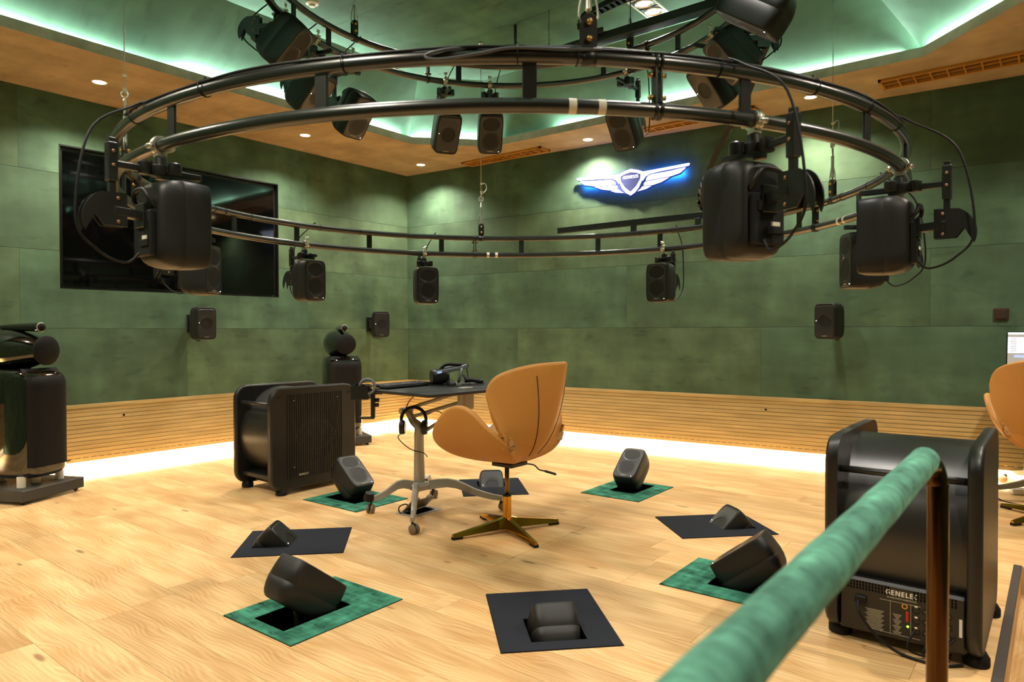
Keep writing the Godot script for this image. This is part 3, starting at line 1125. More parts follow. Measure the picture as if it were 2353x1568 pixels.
func build_rings():
	ring_frame("speaker_ring", "large black double-tube ring hanging low across the room", RING_R, 1.937, 0.1367, [50, 68.3, 87.6, 106, 124, 143.5, 161.7, 178.1, 196.4, 214.4, 234.3, 253.4, 268.9, 287, 305, 323.1, 340, 355, 11.7, 30.1], [38.9, 130, -137.3, -50.4], true)
	ring_frame("speaker_ring", "smaller black double-tube ring hanging up inside the green ceiling recess", HIGH_R, 3.135, 0.141, [10, 40, 70, 100, 125, 155, 170, 192, 215, 238, 262, 288, 312, 338], [25, 115, 205, 277], false)
	for q in [["nearest the camera", 45.0], ["at its far left before the screen", 125.0], ["at its far side below the room corner", -135.7], ["at its right before the back wall", -45.4]]:
		hanger("ring_hanger", "wire hanger on the large ring " + q[0], q[1], RING_R, 1.937, COFFER, true)
	for q in [["at its left, over the far cables", 179.8], ["at its back right, under the long beam", -89.1], ["on its right side by the uppermost speaker", 3.0]]:
		hanger("ring_hanger", "short wire hanger on the small upper ring, " + q[0], q[1], HIGH_R, 3.135, COFFER, false)
	var g = "two-way speakers on the large ring"
	var y = 1.8
	hang("ring_speaker", "large near-left black speaker under the big ring, back and side to us", g, 90, y, RING_R, false, 0.265, 0.04, 0)
	hang("ring_speaker", "black speaker half hidden behind the near-left one, facing right", g, 150, y, RING_R, false, 0.265, 0.04, 0)
	hang("ring_speaker", "black speaker under the big ring just right of the wall screen", g, 180, y, RING_R, false, 0.265, 0.04, 0)
	hang("ring_speaker", "black speaker under the big ring in front of the room corner", g, -150, y, RING_R, false, 0.265, 0.04, 0)
	hang("ring_speaker", "black speaker under the big ring below the winged sign", g, -90, y, RING_R, false, 0.265, 0.04, 0)
	hang("ring_speaker", "black speaker seen side-on behind the right-hand ring speaker", g, -32, y, RING_R, false, 0.265, 0.04, 0)
	hang("ring_speaker", "black speaker at the right end of the big ring, arm to the right", g, 0, y, RING_R, false, 0.265, 0.04, 0)
	hang("ring_speaker", "largest black speaker under the near right of the big ring, back panel showing", g, 29, y, RING_R, false, 0.265, 0.04, 0)
	g = "speakers on the small upper ring"
	var h = 2.994
	hang("upper_speaker", "black speaker on the upper ring at the top left, tilted, nearer of two", g, 148, h, HIGH_R, false, 0.16, 0.02, 42, 0)
	hang("upper_speaker", "slot-fronted speaker on the upper ring, lower one of the top-left two", g, 164, h, HIGH_R, true, 0.30, -0.04, 42, 0)
	hang("upper_speaker", "black two-way speaker on the upper ring beside the near-left pair", g, 178, h, HIGH_R, false, 0.37, 0.03, 38, 0)
	hang("upper_speaker", "slot-fronted coaxial speaker on the upper ring above the room corner", g, -149.6, h, HIGH_R, true, 0.36, 0.02, 35, 0)
	hang("upper_speaker", "two-way speaker on the upper ring, right of the coaxial one at the back", g, -135, h, HIGH_R, false, 0.34, 0.02, 35, 0)
	hang("upper_speaker", "two-way speaker on the upper ring left of and above the winged sign", g, -90, h, HIGH_R, false, 0.39, 0.02, 35, 0)
	hang("upper_speaker", "slot-fronted speaker on the upper ring at right, lower of the stacked pair", g, -57, h, HIGH_R, true, 0.30, 0.0, 38, 0)
	hang("upper_speaker", "black speaker on the upper ring at right, above the slot-fronted one", g, -46, h, HIGH_R, false, 0.22, 0.02, 42, 0)
	hang("upper_speaker", "big dark speaker cut by the top edge, blue light on its front", g, -1, h, HIGH_R, false, 0.41, -0.03, 55, 0)


func build_wall_speakers():
	var spots = [
		["dark grey wall speaker on the left wall just below the black screen", Vector3(0.0, 1.245, 2.705), 90.0],
		["dark grey wall speaker at the far end of the left wall, near the corner", Vector3(0.0, 1.25, 0.605), 90.0],
		["dark grey speaker on the right-hand green wall, nearest the laptop", Vector3(0, 0, 0), BACK_TURN],
		["blurred speaker cut by the left edge of the picture", Vector3(4.66, 1.25, 5.87), 180.0]]
	for q in spots:
		var at: Vector3 = q[1]
		var turn: float = q[2]
		if at == Vector3.ZERO:
			at = Basis(Vector3.UP, deg_to_rad(BACK_TURN)) * Vector3(4.80, 1.245, 0.0)
		var o = thing("wall_speaker", q[0], "loudspeaker", at, turn, "wall speakers")
		var aim = Vector3(RING.x, 1.245, RING.z) - at
		aim.y = 0
		var local = Basis(Vector3.UP, deg_to_rad(turn)).inverse() * aim.normalized()
		var face = Basis.looking_at(local, Vector3.UP, true)
		var c = Vector3(0, 0, 0.19)
		cabinet(o, true, Transform3D(face, c), false)
		var s = Sh.new()
		s.box(Vector3(0, 0, 0.006), Vector3(0.09, 0.17, 0.012), 0.003)
		s.bar(Vector3(0, 0, 0.01), c + face * Vector3(0, 0, -0.08), 0.05, 0.09, 0.004)
		s.box(c + face * Vector3(0, 0, -0.088), Vector3(0.10, 0.15, 0.012), 0.003, face)
		obj("wall_bracket", s, M.black_metal, o)
		s = Sh.new()
		s.tube(smooth_path([c + face * Vector3(0.02, -0.10, -0.08), c + face * Vector3(0.02, -0.155, -0.09), Vector3(0.02, -0.15, 0.05), Vector3(0.01, -0.09, 0.01)], 6), 0.004, 8)
		obj("cable", s, M.rubber, o)


func plate_frame(s: Sh, w: float, d: float, hc: Vector2, hs: Vector2, thick: float):    # flat plate in x and z with a square hole, top at height thick
	var x0 = -w / 2
	var x1 = w / 2
	var z0 = -d / 2
	var z1 = d / 2
	var a0 = hc.x - hs.x / 2
	var a1 = hc.x + hs.x / 2
	var b0 = hc.y - hs.y / 2
	var b1 = hc.y + hs.y / 2
	for q in [[x0, z0, x1, b0], [x0, b1, x1, z1], [x0, b0, a0, b1], [a1, b0, x1, b1]]:
		s.box(Vector3((q[0] + q[2]) / 2, thick / 2, (q[1] + q[3]) / 2), Vector3(q[2] - q[0], thick, q[3] - q[1]))


func build_floor_speakers():
	var list = pits()
	var names = ["green suede floor plate nearest the camera, at the lower left", "green suede floor plate at the right, half under the green handrail", "green suede floor plate behind the chair, at the back right", "green suede floor plate at the foot of the left subwoofer",
		"dark felt floor plate at the left, behind the nearest green one", "dark felt floor plate nearest the camera, in the middle", "dark felt floor plate at the right, in front of the tall drum subwoofer", "dark felt floor plate behind the desk foot and the chair post"]
	var who = ["black speaker rising from the nearest green floor plate, its back to us", "black speaker rising from the right green floor plate, side to us", "black speaker facing us from the back-right green floor plate", "black speaker facing us from the green plate beside the left subwoofer",
		"sunken speaker showing a ridge in the left dark floor plate", "sunken speaker with a pale grey back in the nearest dark plate", "sunken horn speaker in the right dark floor plate", "sunken horn speaker facing us in the far dark floor plate"]
	var height = [0.089, 0.096, 0.127, 0.129, 0.0, 0.0, 0.0, 0.0]
	for i in 8:
		var q: Array = list[i]
		var c: Vector2 = q[1]
		var o = thing("floor_plate", names[i], "floor plate", Vector3(c.x, 0, c.y), -q[4], "green floor plates" if i < 4 else "dark floor plates")
		var s = Sh.new()
		plate_frame(s, q[2], q[3], q[5], q[6], 0.004)
		obj("plate", s, M.plate_suede if i < 4 else M.dark_felt, o)
		s = Sh.new()
		plate_frame(s, q[2] + 0.004, q[3] + 0.004, q[5], q[6], 0.0015)
		obj("edge", s, M.dark_void, o)
		s = Sh.new()
		var hc: Vector2 = q[5]
		var hs: Vector2 = q[6]
		var deep = 0.36
		for e in [-1, 1]:
			s.box(Vector3(hc.x + e * (hs.x / 2 + 0.006), -deep / 2, hc.y), Vector3(0.012, deep, hs.y + 0.024))
			s.box(Vector3(hc.x, -deep / 2, hc.y + e * (hs.y / 2 + 0.006)), Vector3(hs.x, deep, 0.012))
		s.box(Vector3(hc.x, -deep, hc.y), Vector3(hs.x + 0.02, 0.01, hs.y + 0.02))
		obj("pit", s, M.dark_void, o)
		# the speaker in the pit
		var w2 = c + hc.rotated(deg_to_rad(q[4]))
		var to = Vector2(RING.x, RING.z) - w2
		var flat = Vector3(to.x, 0, to.y).normalized()
		var sp = thing("floor_speaker", who[i], "loudspeaker", Vector3(w2.x, 0, w2.y), 0.0, "green-plate floor speakers" if i < 4 else "sunken floor speakers")
		var up = deg_to_rad(52.0 if i < 4 else 47.0)
		var aim = flat * cos(up) + Vector3.UP * sin(up)
		var face = Basis.looking_at(aim, Vector3.UP, true)
		var at: Vector3 = Vector3(0, height[i], 0) - flat * (0.0 if i < 4 else 0.0)
		if i >= 4:
			at = Vector3(0, -0.055, 0) + flat * 0.035
		cabinet(sp, i >= 4, Transform3D(face, at), false)
		s = Sh.new()
		s.rod(Vector3(0, -0.352, 0) - flat * 0.02, Vector3(0, at.y - 0.06, 0) - flat * 0.02, 0.022, 12)
		s.box(Vector3(0, -0.348, 0), Vector3(0.14, 0.01, 0.14), 0.002)
		obj("stand", s, M.black_metal, sp)



# ------------------------------------------------------------------ subwoofers: a drum between two plates, axis along x, front plate at local +x
func subwoofer(label: String, at: Vector3, turn: float):
	var o = thing("subwoofer", label, "subwoofer", at, turn, "drum subwoofers")
	var W = 0.745      # along z
	var H = 0.735
	var cy = 0.035 + H / 2
	var X = Transform3D(Basis(Vector3(0, 0, -1), Vector3(0, 1, 0), Vector3(1, 0, 0)), Vector3.ZERO)     # local z of a slab becomes +x
	# front plate with a round opening
	var s = Sh.new(Transform3D(X.basis, Vector3(0.2275, cy, 0)))
	var n = 96
	var R = 0.185
	var outer = PackedVector3Array()
	var edge = PackedVector3Array()
	var hole = PackedVector3Array()
	for i in n:
		var a = TAU * i / n
		var d = Vector2(cos(a), sin(a))
		var t = 10.0
		var poly = rr(W - 0.02, H - 0.02, 0.085, 12)
		for k in poly.size():
			var hit = Geometry2D.segment_intersects_segment(Vector2.ZERO, d * 2.0, poly[k], poly[(k + 1) % poly.size()])
			if hit != null:
				t = minf(t, hit.length())
		var e = d * t
		outer.append(Vector3(e.x, e.y, 0.0225))
		e = d * (t + 0.011)
		edge.append(Vector3(e.x, e.y, 0.0125))
		hole.append(Vector3(d.x * R, d.y * R, 0.0225))
	var back = PackedVector3Array()
	var inner = PackedVector3Array()
	for i in n:
		back.append(Vector3(edge[i].x, edge[i].y, -0.0225))
		inner.append(Vector3(hole[i].x, hole[i].y, -0.0225))
	s.loft([inner, hole], false)
	s.g = -1
	for i in n:
		var j = (i + 1) % n
		s.g = 11
		s.quad(hole[i], outer[i], outer[j], hole[j])
		s.g = 12
		s.quad(outer[i], edge[i], edge[j], outer[j])
		s.g = 13
		s.quad(edge[i], back[i], back[j], edge[j])
		s.g = 14
		s.quad(back[i], inner[i], inner[j], back[j])
	var fp = obj("front_plate", s, M.sub_black, o)
	s = Sh.new()
	s.lathe([Vector2(R + 0.01, 0.0), Vector2(0.15, 0.0), Vector2(0.11, -0.03), Vector2(0.06, -0.05), Vector2(0.055, -0.03), Vector2(0.0, -0.015)], 40, Transform3D(Basis(Vector3.BACK, -PI / 2), Vector3(0.205, cy, 0)), 50.0)
	obj("driver", s, M.rubber, fp)
	s = Sh.new()
	for i in 26:
		var z = -0.235 + 0.47 * i / 25.0
		s.box(Vector3(0.2525, cy + 0.01, z), Vector3(0.006, 0.61, 0.0115), 0.0015)
	for e in [-1, 1]:
		s.tube(arc(Vector3(0.2515, cy - e * 0.10, 0), Vector3.BACK, Vector3.UP * e, 0.205, 30, 150, 20), 0.004, 6)
	obj("grille_ribs", s, M.sub_black, fp).set_meta("kind", "stuff")
	for q in [[0.33, -0.305], [0.33, 0.305]]:
		s = Sh.new()
		s.lathe([Vector2(0.013, 0.0), Vector2(0.012, 0.003), Vector2(0.007, 0.003), Vector2(0.005, -0.002), Vector2(0, -0.002)], 14, Transform3D(Basis(Vector3.BACK, -PI / 2), Vector3(0.2505, cy + q[0] - 0.03, q[1])))
		obj("bolt", s, M.black_metal, fp)
	for q in [[0.27, 0.19], [0.27, -0.19], [-0.21, 0.19], [-0.21, -0.19]]:
		s = Sh.new()
		s.rod(Vector3(0.254, cy + q[0], q[1]), Vector3(0.2575, cy + q[0], q[1]), 0.004, 8)
		obj("screw", s, M.silver, fp)
	put("lettering", text("GENELEC", 0.014, 0.001), M.lettering_pale, fp, Transform3D(X.basis, Vector3(0.2562, cy - 0.27, 0.11)))
	# rear plate
	s = Sh.new()
	slab(s, W, H, 0.10, 0.046, 0.012, Transform3D(X.basis, Vector3(-0.227, cy, 0)))
	obj("rear_plate", s, M.sub_black, o)
	# drum, its lower back opened by the amplifier box
	s = Sh.new()
	var ring0 = PackedVector3Array()
	var ring1 = PackedVector3Array()
	for i in 72:
		var a = TAU * i / 72
		ring0.append(Vector3(0.206, cy + 0.345 * sin(a) , -0.345 * cos(a)))
		ring1.append(Vector3(-0.206, cy + 0.345 * sin(a), -0.345 * cos(a)))
	s.loft([ring0, ring1], true)
	obj("drum", s, M.drum_black, o)
	for e in [-1, 1]:
		s = Sh.new()
		s.rod(Vector3(0.206, cy + 0.245, e * 0.335), Vector3(-0.206, cy + 0.245, e * 0.335), 0.013, 12)
		obj("carry_rod", s, M.black_metal, o)
	s = Sh.new()
	s.box(Vector3(0, cy - 0.255, -0.06), Vector3(0.41, 0.20, 0.57), 0.01)
	s.box(Vector3(0, cy - 0.285, 0.25), Vector3(0.41, 0.03, 0.15), 0.004)
	var amp = obj("amplifier_box", s, M.sub_black, o)
	for k in 4:
		s = Sh.new()
		var c = Vector3([0.215, 0.215, -0.225, -0.225][k], 0, [0.27, -0.27, 0.27, -0.27][k])
		s.lathe([Vector2(0, 0), Vector2(0.038, 0), Vector2(0.042, 0.004), Vector2(0.042, 0.03), Vector2(0.038, 0.036), Vector2(0.030, 0.05), Vector2(0, 0.05)], 24, Transform3D(Basis(), c))
		obj("foot", s, M.rubber, o)
	var FL = Transform3D(Basis(Vector3.UP, PI), Vector3.ZERO)
	# connection panel on the local -z side, built facing +z and turned round of the box
	var zf = 0.3455
	s = Sh.new(FL)
	for i in 34:
		for j in 3:
			if i > 13 and i < 21:
				continue
			s.box(Vector3(-0.172 + 0.0104 * i, cy - 0.170 - 0.0115 * j, zf), Vector3(0.0052, 0.0085, 0.001))
	obj("vent_slots", s, M.dark_void, amp).set_meta("kind", "stuff")
	put("lettering", text("GENELEC", 0.0175, 0.001), M.label_white, amp, FL * Transform3D(Basis(), Vector3(0.006, cy - 0.186, zf)))
	put("small_print", text("BI-AMPLIFIED SUBWOOFER", 0.0055, 0.0006, false), M.lettering_pale, amp, FL * Transform3D(Basis(), Vector3(0.006, cy - 0.204, zf)))
	s = Sh.new(FL)
	for q in [[-0.03, 0.0, 0.001, 0.12], [0.035, 0.0, 0.001, 0.12], [0.0, 0.058, 0.13, 0.001], [0.0, -0.06, 0.13, 0.001]]:
		s.box(Vector3(q[0] + 0.0, cy - 0.275 + q[1], zf), Vector3(q[2], q[3], 0.0008))
	for i in 14:
		s.box(Vector3(-0.082, cy - 0.262 - 0.0055 * i, zf), Vector3(0.062 - 0.008 * (i % 3), 0.0016, 0.0007))
		s.box(Vector3(-0.008, cy - 0.262 - 0.0052 * i, zf), Vector3(0.028 - 0.006 * (i % 4), 0.0014, 0.0007))
	obj("printed_lines", s, M.lettering_pale, amp).set_meta("kind", "stuff")
	for r in 3:
		for k in 4:
			s = Sh.new(FL)
			var c = Vector3(0.052 + 0.032 * k, cy - 0.232 - 0.038 * r, zf - 0.004)
			s.lathe([Vector2(0.0135, 0.0), Vector2(0.0135, 0.005), Vector2(0.0115, 0.0055), Vector2(0.011, 0.002), Vector2(0, 0.002)], 18, ZUP.translated(c))
			var j = obj("socket", s, M.rubber, amp)
			s = Sh.new(FL)
			if k % 2 == 0:
				s.box(c + Vector3(0, 0.0125, 0.005), Vector3(0.010, 0.006, 0.004), 0.001)
			else:
				for e in [[-0.004, 0.001], [0.004, 0.001], [0, -0.004]]:
					s.ball(c + Vector3(e[0], e[1], 0.004), Vector3.ONE * 0.0014, 6)
			obj("contact", s, M.silver, j)
	s = Sh.new(FL)
	s.lathe([Vector2(0.010, 0.0), Vector2(0.010, 0.003), Vector2(0.006, 0.003), Vector2(0.006, 0.0), Vector2(0, 0.0)], 16, ZUP.translated(Vector3(0.016, cy - 0.226, zf - 0.001)))
	obj("volume_knob", s, M.bolt_brass, amp)
	s = Sh.new(FL)
	s.box(Vector3(0.024, cy - 0.262, zf), Vector3(0.009, 0.036, 0.004), 0.001)
	obj("dip_switches", s, M.red_plastic, amp)
	s = Sh.new(FL)
	s.ball(Vector3(0.026, cy - 0.297, zf), Vector3.ONE * 0.0035, 8)
	obj("power_light", s, M.green_led, amp)
	s = Sh.new(FL)
	s.box(Vector3(0.186, cy - 0.262, zf), Vector3(0.009, 0.062, 0.001))
	obj("sticker", s, M.label_white, amp)
	s = Sh.new(FL)
	s.box(Vector3(-0.128, cy - 0.232, zf + 0.004), Vector3(0.04, 0.026, 0.014), 0.003)
	obj("mains_socket", s, M.rubber, amp)
	s = Sh.new(FL)
	s.tube(smooth_path([Vector3(-0.135, cy - 0.236, zf + 0.012), Vector3(-0.125, cy - 0.27, zf + 0.04), Vector3(-0.08, 0.07, zf + 0.035), Vector3(0.0, 0.012, zf + 0.02), Vector3(0.12, 0.006, zf + 0.03), Vector3(0.19, 0.006, zf - 0.02)], 8), 0.0055, 8)
	for k in 3:
		s.tube(smooth_path([Vector3(0.05 + 0.06 * k, cy - 0.30, zf + 0.004), Vector3(0.03 + 0.05 * k, 0.05, zf + 0.04), Vector3(0.06 + 0.02 * k, 0.014, zf + 0.0), Vector3(0.15, 0.006, zf - 0.03 - 0.03 * k)], 8), 0.0035, 8)
	obj("cable", s, M.rubber, amp)


# ------------------------------------------------------------------ tall floor-standing speakers with a rounded head
func tower(label: String, at: Vector3, turn: float):
	var o = thing("tower_speaker", label, "loudspeaker", at, turn, "tall tower speakers")       # front is local +z
	var s = Sh.new()
	s.box(Vector3(0, 0.062, 0), Vector3(0.495, 0.075, 0.56), 0.004)
	var pl = obj("plinth", s, M.plinth_grey, o)
	for k in 4:
		s = Sh.new()
		s.lathe([Vector2(0, 0), Vector2(0.006, 0.0), Vector2(0.018, 0.014), Vector2(0.018, 0.027), Vector2(0, 0.027)], 12, Transform3D(Basis(), Vector3([0.21, -0.21, 0.21, -0.21][k], 0, [0.24, 0.24, -0.24, -0.24][k])))
		obj("spike", s, M.black_metal, pl)
	for q in [[-0.15, 0.16], [0.15, 0.16], [0.0, -0.19], [0.0, 0.12]]:
		s = Sh.new()
		s.rod(Vector3(q[0], 0.098, q[1]), Vector3(q[0], 0.175, q[1]), 0.028, 18, 0.002)
		obj("post", s, M.white_post, o)
	# body: plan is a rounded front that narrows to the back
	var plan = func(grow: float, shrink: float) -> PackedVector2Array:
		var out = PackedVector2Array()
		for i in 64:
			var a = TAU * i / 64
			var p = se(a, 0.19, 0.265, 3.4)
			var back = smoothstep(0.0, -0.26, p.y)
			p.x *= 1.0 - 0.38 * back
			out.append(Vector2(p.x, p.y) * shrink * (1.0 + grow))
		return out
	s = Sh.new()
	var rings = []
	for q in [[0.160, 0.86, 0.0], [0.172, 0.93, 0.0], [0.195, 0.985, 0.0], [0.22, 1.0, 0.0], [0.80, 1.0, 0.0], [0.845, 0.985, -0.004], [0.875, 0.955, -0.012], [0.897, 0.90, -0.026], [0.908, 0.83, -0.04], [0.912, 0.72, -0.05]]:
		var ring = PackedVector3Array()
		for p in plan.call(0.0, q[1]):
			ring.append(Vector3(p.x, q[0], p.y + q[2]))
		rings.append(ring)
	rings.reverse()
	s.loft(rings)
	var body = obj("body", s, M.gloss_black, o)
	# cloth front that follows the curve and rolls over the top
	s = Sh.new()
	s.grid(20, 24, func(u, v):
		var x = (u - 0.5) * 0.315
		var y = lerpf(0.235, 0.905, v)
		var k = smoothstep(0.80, 0.915, y)
		var zz = 0.265 * pow(1.0 - pow(absf(x) / 0.19, 3.4), 1.0 / 3.4)
		var corner = 0.0
		return Vector3(x * (1.0 - 0.10 * k), y + 0.012 * k, (zz + 0.007) * (1.0 - 0.34 * k * k) - corner))
	s.box(Vector3(0, 0.236, 0.258), Vector3(0.30, 0.006, 0.012), 0.002)
	obj("front_cloth", s, M.cloth_black, body)
	# head
	var ztail = Transform3D(Basis(Vector3(1, 0, 0), Vector3(0, 0, 1), Vector3(0, -1, 0)), Vector3(0, 1.04, 0.02))
	s = Sh.new()
	var prof = [Vector2(0, -0.33)]
	for i in 18:
		var t = float(i + 1) / 18
		var z = lerpf(-0.33, 0.19, t)
		prof.append(Vector2(0.152 * pow(sin(PI * pow(clampf((z + 0.33) / 0.62, 0, 1), 0.62) ), 0.62), z))
	prof.append(Vector2(0.098, 0.20))
	prof.append(Vector2(0.0, 0.20))
	s.lathe(prof, 40, ztail, 60.0)
	var head = obj("head", s, M.gloss_black, o)
	s = Sh.new()
	s.lathe([Vector2(0.104, 0.196), Vector2(0.104, 0.206), Vector2(0.09, 0.216), Vector2(0.05, 0.224), Vector2(0, 0.226)], 40, ztail)
	obj("round_cloth", s, M.cloth_black, head)
	s = Sh.new()
	s.lathe([Vector2(0, -0.27), Vector2(0.010, -0.25), Vector2(0.020, -0.16), Vector2(0.028, -0.02), Vector2(0.0315, 0.10), Vector2(0.0315, 0.155)], 24, Transform3D(ztail.basis, Vector3(0, 1.205, 0.02)))
	var tw = obj("tweeter_tube", s, M.gloss_black, o)
	s = Sh.new()
	s.lathe([Vector2(0.033, 0.150), Vector2(0.034, 0.158), Vector2(0.030, 0.160)], 24, Transform3D(ztail.basis, Vector3(0, 1.205, 0.02)))
	obj("silver_ring", s, M.silver, tw)
	s = Sh.new()
	s.lathe([Vector2(0.030, 0.156), Vector2(0.026, 0.170), Vector2(0.014, 0.178), Vector2(0, 0.180)], 20, Transform3D(ztail.basis, Vector3(0, 1.205, 0.02)))
	obj("tweeter_guard", s, M.cloth_black, tw)


# ------------------------------------------------------------------ swan-shaped swivel chair; forward is local +x
func chair_rim() -> Array:
	return [Vector3(0.335, 0.472, 0), Vector3(0.345, 0.482, 0.14), Vector3(0.345, 0.525, 0.245), Vector3(0.275, 0.615, 0.325), Vector3(0.15, 0.715, 0.365), Vector3(0.04, 0.745, 0.37), Vector3(-0.045, 0.715, 0.36), Vector3(-0.125, 0.635, 0.325),
		Vector3(-0.215, 0.548, 0.255), Vector3(-0.185, 0.655, 0.295), Vector3(-0.145, 0.765, 0.325), Vector3(-0.135, 0.855, 0.325), Vector3(-0.185, 0.925, 0.285), Vector3(-0.30, 0.972, 0.17), Vector3(-0.40, 0.985, 0.0)]


func chair_pull() -> Array:
	return [Vector3(0.24, 0.40, 0), Vector3(0.25, 0.40, 0.12), Vector3(0.27, 0.41, 0.21), Vector3(0.25, 0.42, 0.28), Vector3(0.15, 0.425, 0.31), Vector3(0.06, 0.43, 0.31), Vector3(-0.03, 0.43, 0.30), Vector3(-0.12, 0.43, 0.26),
		Vector3(-0.215, 0.43, 0.20), Vector3(-0.275, 0.43, 0.20), Vector3(-0.31, 0.43, 0.20), Vector3(-0.33, 0.435, 0.17), Vector3(-0.335, 0.44, 0.13), Vector3(-0.335, 0.44, 0.07), Vector3(-0.335, 0.44, 0.0)]


func along(rows: Array, t: float, last := Vector3(1, 1, -1)) -> Vector3:
	var i = clampi(int(t), 0, rows.size() - 2)
	var f = t - i
	var a: Vector3 = rows[i - 1] if i > 0 else rows[1] * Vector3(1, 1, -1)
	var d: Vector3 = rows[i + 2] if i + 2 < rows.size() else rows[rows.size() - 2] * Vector3(1, 1, -1)
	var b: Vector3 = rows[i]
	var c: Vector3 = rows[i + 1]
	if i == 7:
		d = c + (c - b)
	if i == 8:
		a = b - (c - b)
	return b.cubic_interpolate(c, a, d, f)


func shell_at(w: float, t: float) -> Vector3:      # w runs once round the rim, t from the middle of the seat to the rim
	var side = 1.0
	var q = w * 28.0
	if q > 14.0:
		q = 28.0 - q
		side = -1.0
	var rim = along(chair_rim(), q)
	var pull = along(chair_pull(), q)
	var mid = Vector3(-0.04, 0.405, 0.0)
	var p = mid.lerp(pull, t).lerp(pull.lerp(rim, t), t)
	return Vector3(p.x, p.y, p.z * side)


func swan_chair(label: String, at: Vector3, turn: float, foot_turn: float):
	var o = thing("swivel_chair", label, "chair", at, turn, "tan leather swivel chairs")
	var NW = 196
	var NT = 22
	var P = []
	for i in NW:
		var row = []
		for j in NT + 1:
			row.append(shell_at(float(i) / NW, pow(float(j) / NT, 0.85)))
		P.append(row)
	var N = []
	for i in NW:
		var row = []
		for j in NT + 1:
			var du: Vector3 = P[(i + 1) % NW][j] - P[(i - 1 + NW) % NW][j]
			var dv: Vector3 = P[i][mini(j + 1, NT)] - P[i][maxi(j - 1, 0)]
			var n = Vector3.UP
			if j > 0 and du.length() > 1e-6:
				n = dv.cross(du).normalized()
				if j < 8 and n.y < 0:
					n = -n
			row.append(n)
		N.append(row)
	# which way is in: towards a point above the seat
	var test: Vector3 = N[0][4]
	var out = Sh.new()
	var ins = Sh.new()
	var th = 0.036
	var inner = func(i: int, j: int) -> Vector3:
		var p: Vector3 = P[i][j]
		var n: Vector3 = N[i][j]
		var want = (Vector3(-0.02, 0.80, 0) - p)
		want.y *= 0.6
		if n.dot(want) < 0.0:
			n = -n
		return p + n * th
	out.g = 3
	ins.g = 3
	for i in NW:
		var k = (i + 1) % NW
		for j in NT:
			var q = [P[i][j], P[k][j], P[k][j + 1], P[i][j + 1]]
			if j == 0:
				out.tri(P[i][0], P[k][1], P[i][1])
				ins.tri(inner.call(0, 0), inner.call(i, 1), inner.call(k, 1))
			else:
				out.quad(q[0], q[1], q[2], q[3])
				ins.quad(inner.call(i, j), inner.call(i, j + 1), inner.call(k, j + 1), inner.call(k, j))
		# rounded rim
		var a0: Vector3 = P[i][NT]
		var a1: Vector3 = inner.call(i, NT)
		var b0: Vector3 = P[k][NT]
		var b1: Vector3 = inner.call(k, NT)
		var da: Vector3 = (P[i][NT] - P[i][NT - 1]).normalized() * th * 0.42
		var db: Vector3 = (P[k][NT] - P[k][NT - 1]).normalized() * th * 0.42
		for m in 6:
			var u0 = PI * m / 6.0
			var u1 = PI * (m + 1) / 6.0
			var f = func(x0: Vector3, x1: Vector3, dd: Vector3, u: float) -> Vector3:
				return (x0 + x1) / 2 + (x0 - x1) / 2 * cos(u) + dd * sin(u)
			out.quad(f.call(a0, a1, da, u0), f.call(b0, b1, db, u0), f.call(b0, b1, db, u1), f.call(a0, a1, da, u1))
	var shell = obj("shell", out, M.tan_leather, o)
	obj("inner_lining", ins, M.leather_inside, shell)
	# piping down the back and round the seat
	for w in [13.15, 14.85]:
		var s = Sh.new()
		var pts = PackedVector3Array()
		for j in 26:
			var t = lerpf(0.30, 0.955, j / 25.0)
			var p = shell_at(w / 28.0, t)
			pts.append(p + (p - Vector3(0.1, p.y + 0.02, 0)).normalized() * 0.001)
		s.tube(pts, 0.0028, 6)
		obj("piping", s, M.leather_seam, shell)
	for e in [1, -1]:
		var s = Sh.new()
		var pts = PackedVector3Array()
		for j in 22:
			var f = j / 21.0
			var p = shell_at((8.0 + 5.2 * smoothstep(0, 1, f)) / 28.0, lerpf(0.985, 0.36, pow(f, 0.6)))
			pts.append(Vector3(p.x, p.y - 0.0006, (p.z + 0.0012) * e))
		s.tube(pts, 0.0014, 6)
		obj("piping", s, M.tan_leather, shell)
	# foot
	var s = Sh.new()
	s.box(Vector3(-0.02, 0.402, 0), Vector3(0.15, 0.022, 0.15), 0.004)
	s.rod(Vector3(-0.0, 0.385, 0), Vector3(0, 0.40, 0), 0.035, 16)
	obj("seat_plate", s, M.black_metal, o)
	s = Sh.new()
	s.rod(Vector3(0, 0.20, 0), Vector3(0, 0.395, 0), 0.0135, 18)
	obj("piston", s, M.old_brass, o)
	s = Sh.new()
	s.rod(Vector3(0, 0.042, 0), Vector3(0, 0.212, 0), 0.0255, 24, 0.002)
	var col = obj("column", s, M.brass, o)
	s = Sh.new()
	s.rod(Vector3(0, 0.210, 0), Vector3(0, 0.218, 0), 0.0265, 24, 0.002)
	obj("collar", s, M.rubber, col)
	s = Sh.new()
	s.tube(smooth_path([Vector3(-0.05, 0.395, 0.06), Vector3(-0.10, 0.385, 0.12), Vector3(-0.12, 0.355, 0.15), Vector3(-0.145, 0.345, 0.17)], 6), 0.004, 8)
	s.bar(Vector3(-0.145, 0.346, 0.17), Vector3(-0.20, 0.325, 0.215), 0.022, 0.012, 0.004)
	obj("lever", s, M.black_metal, o)
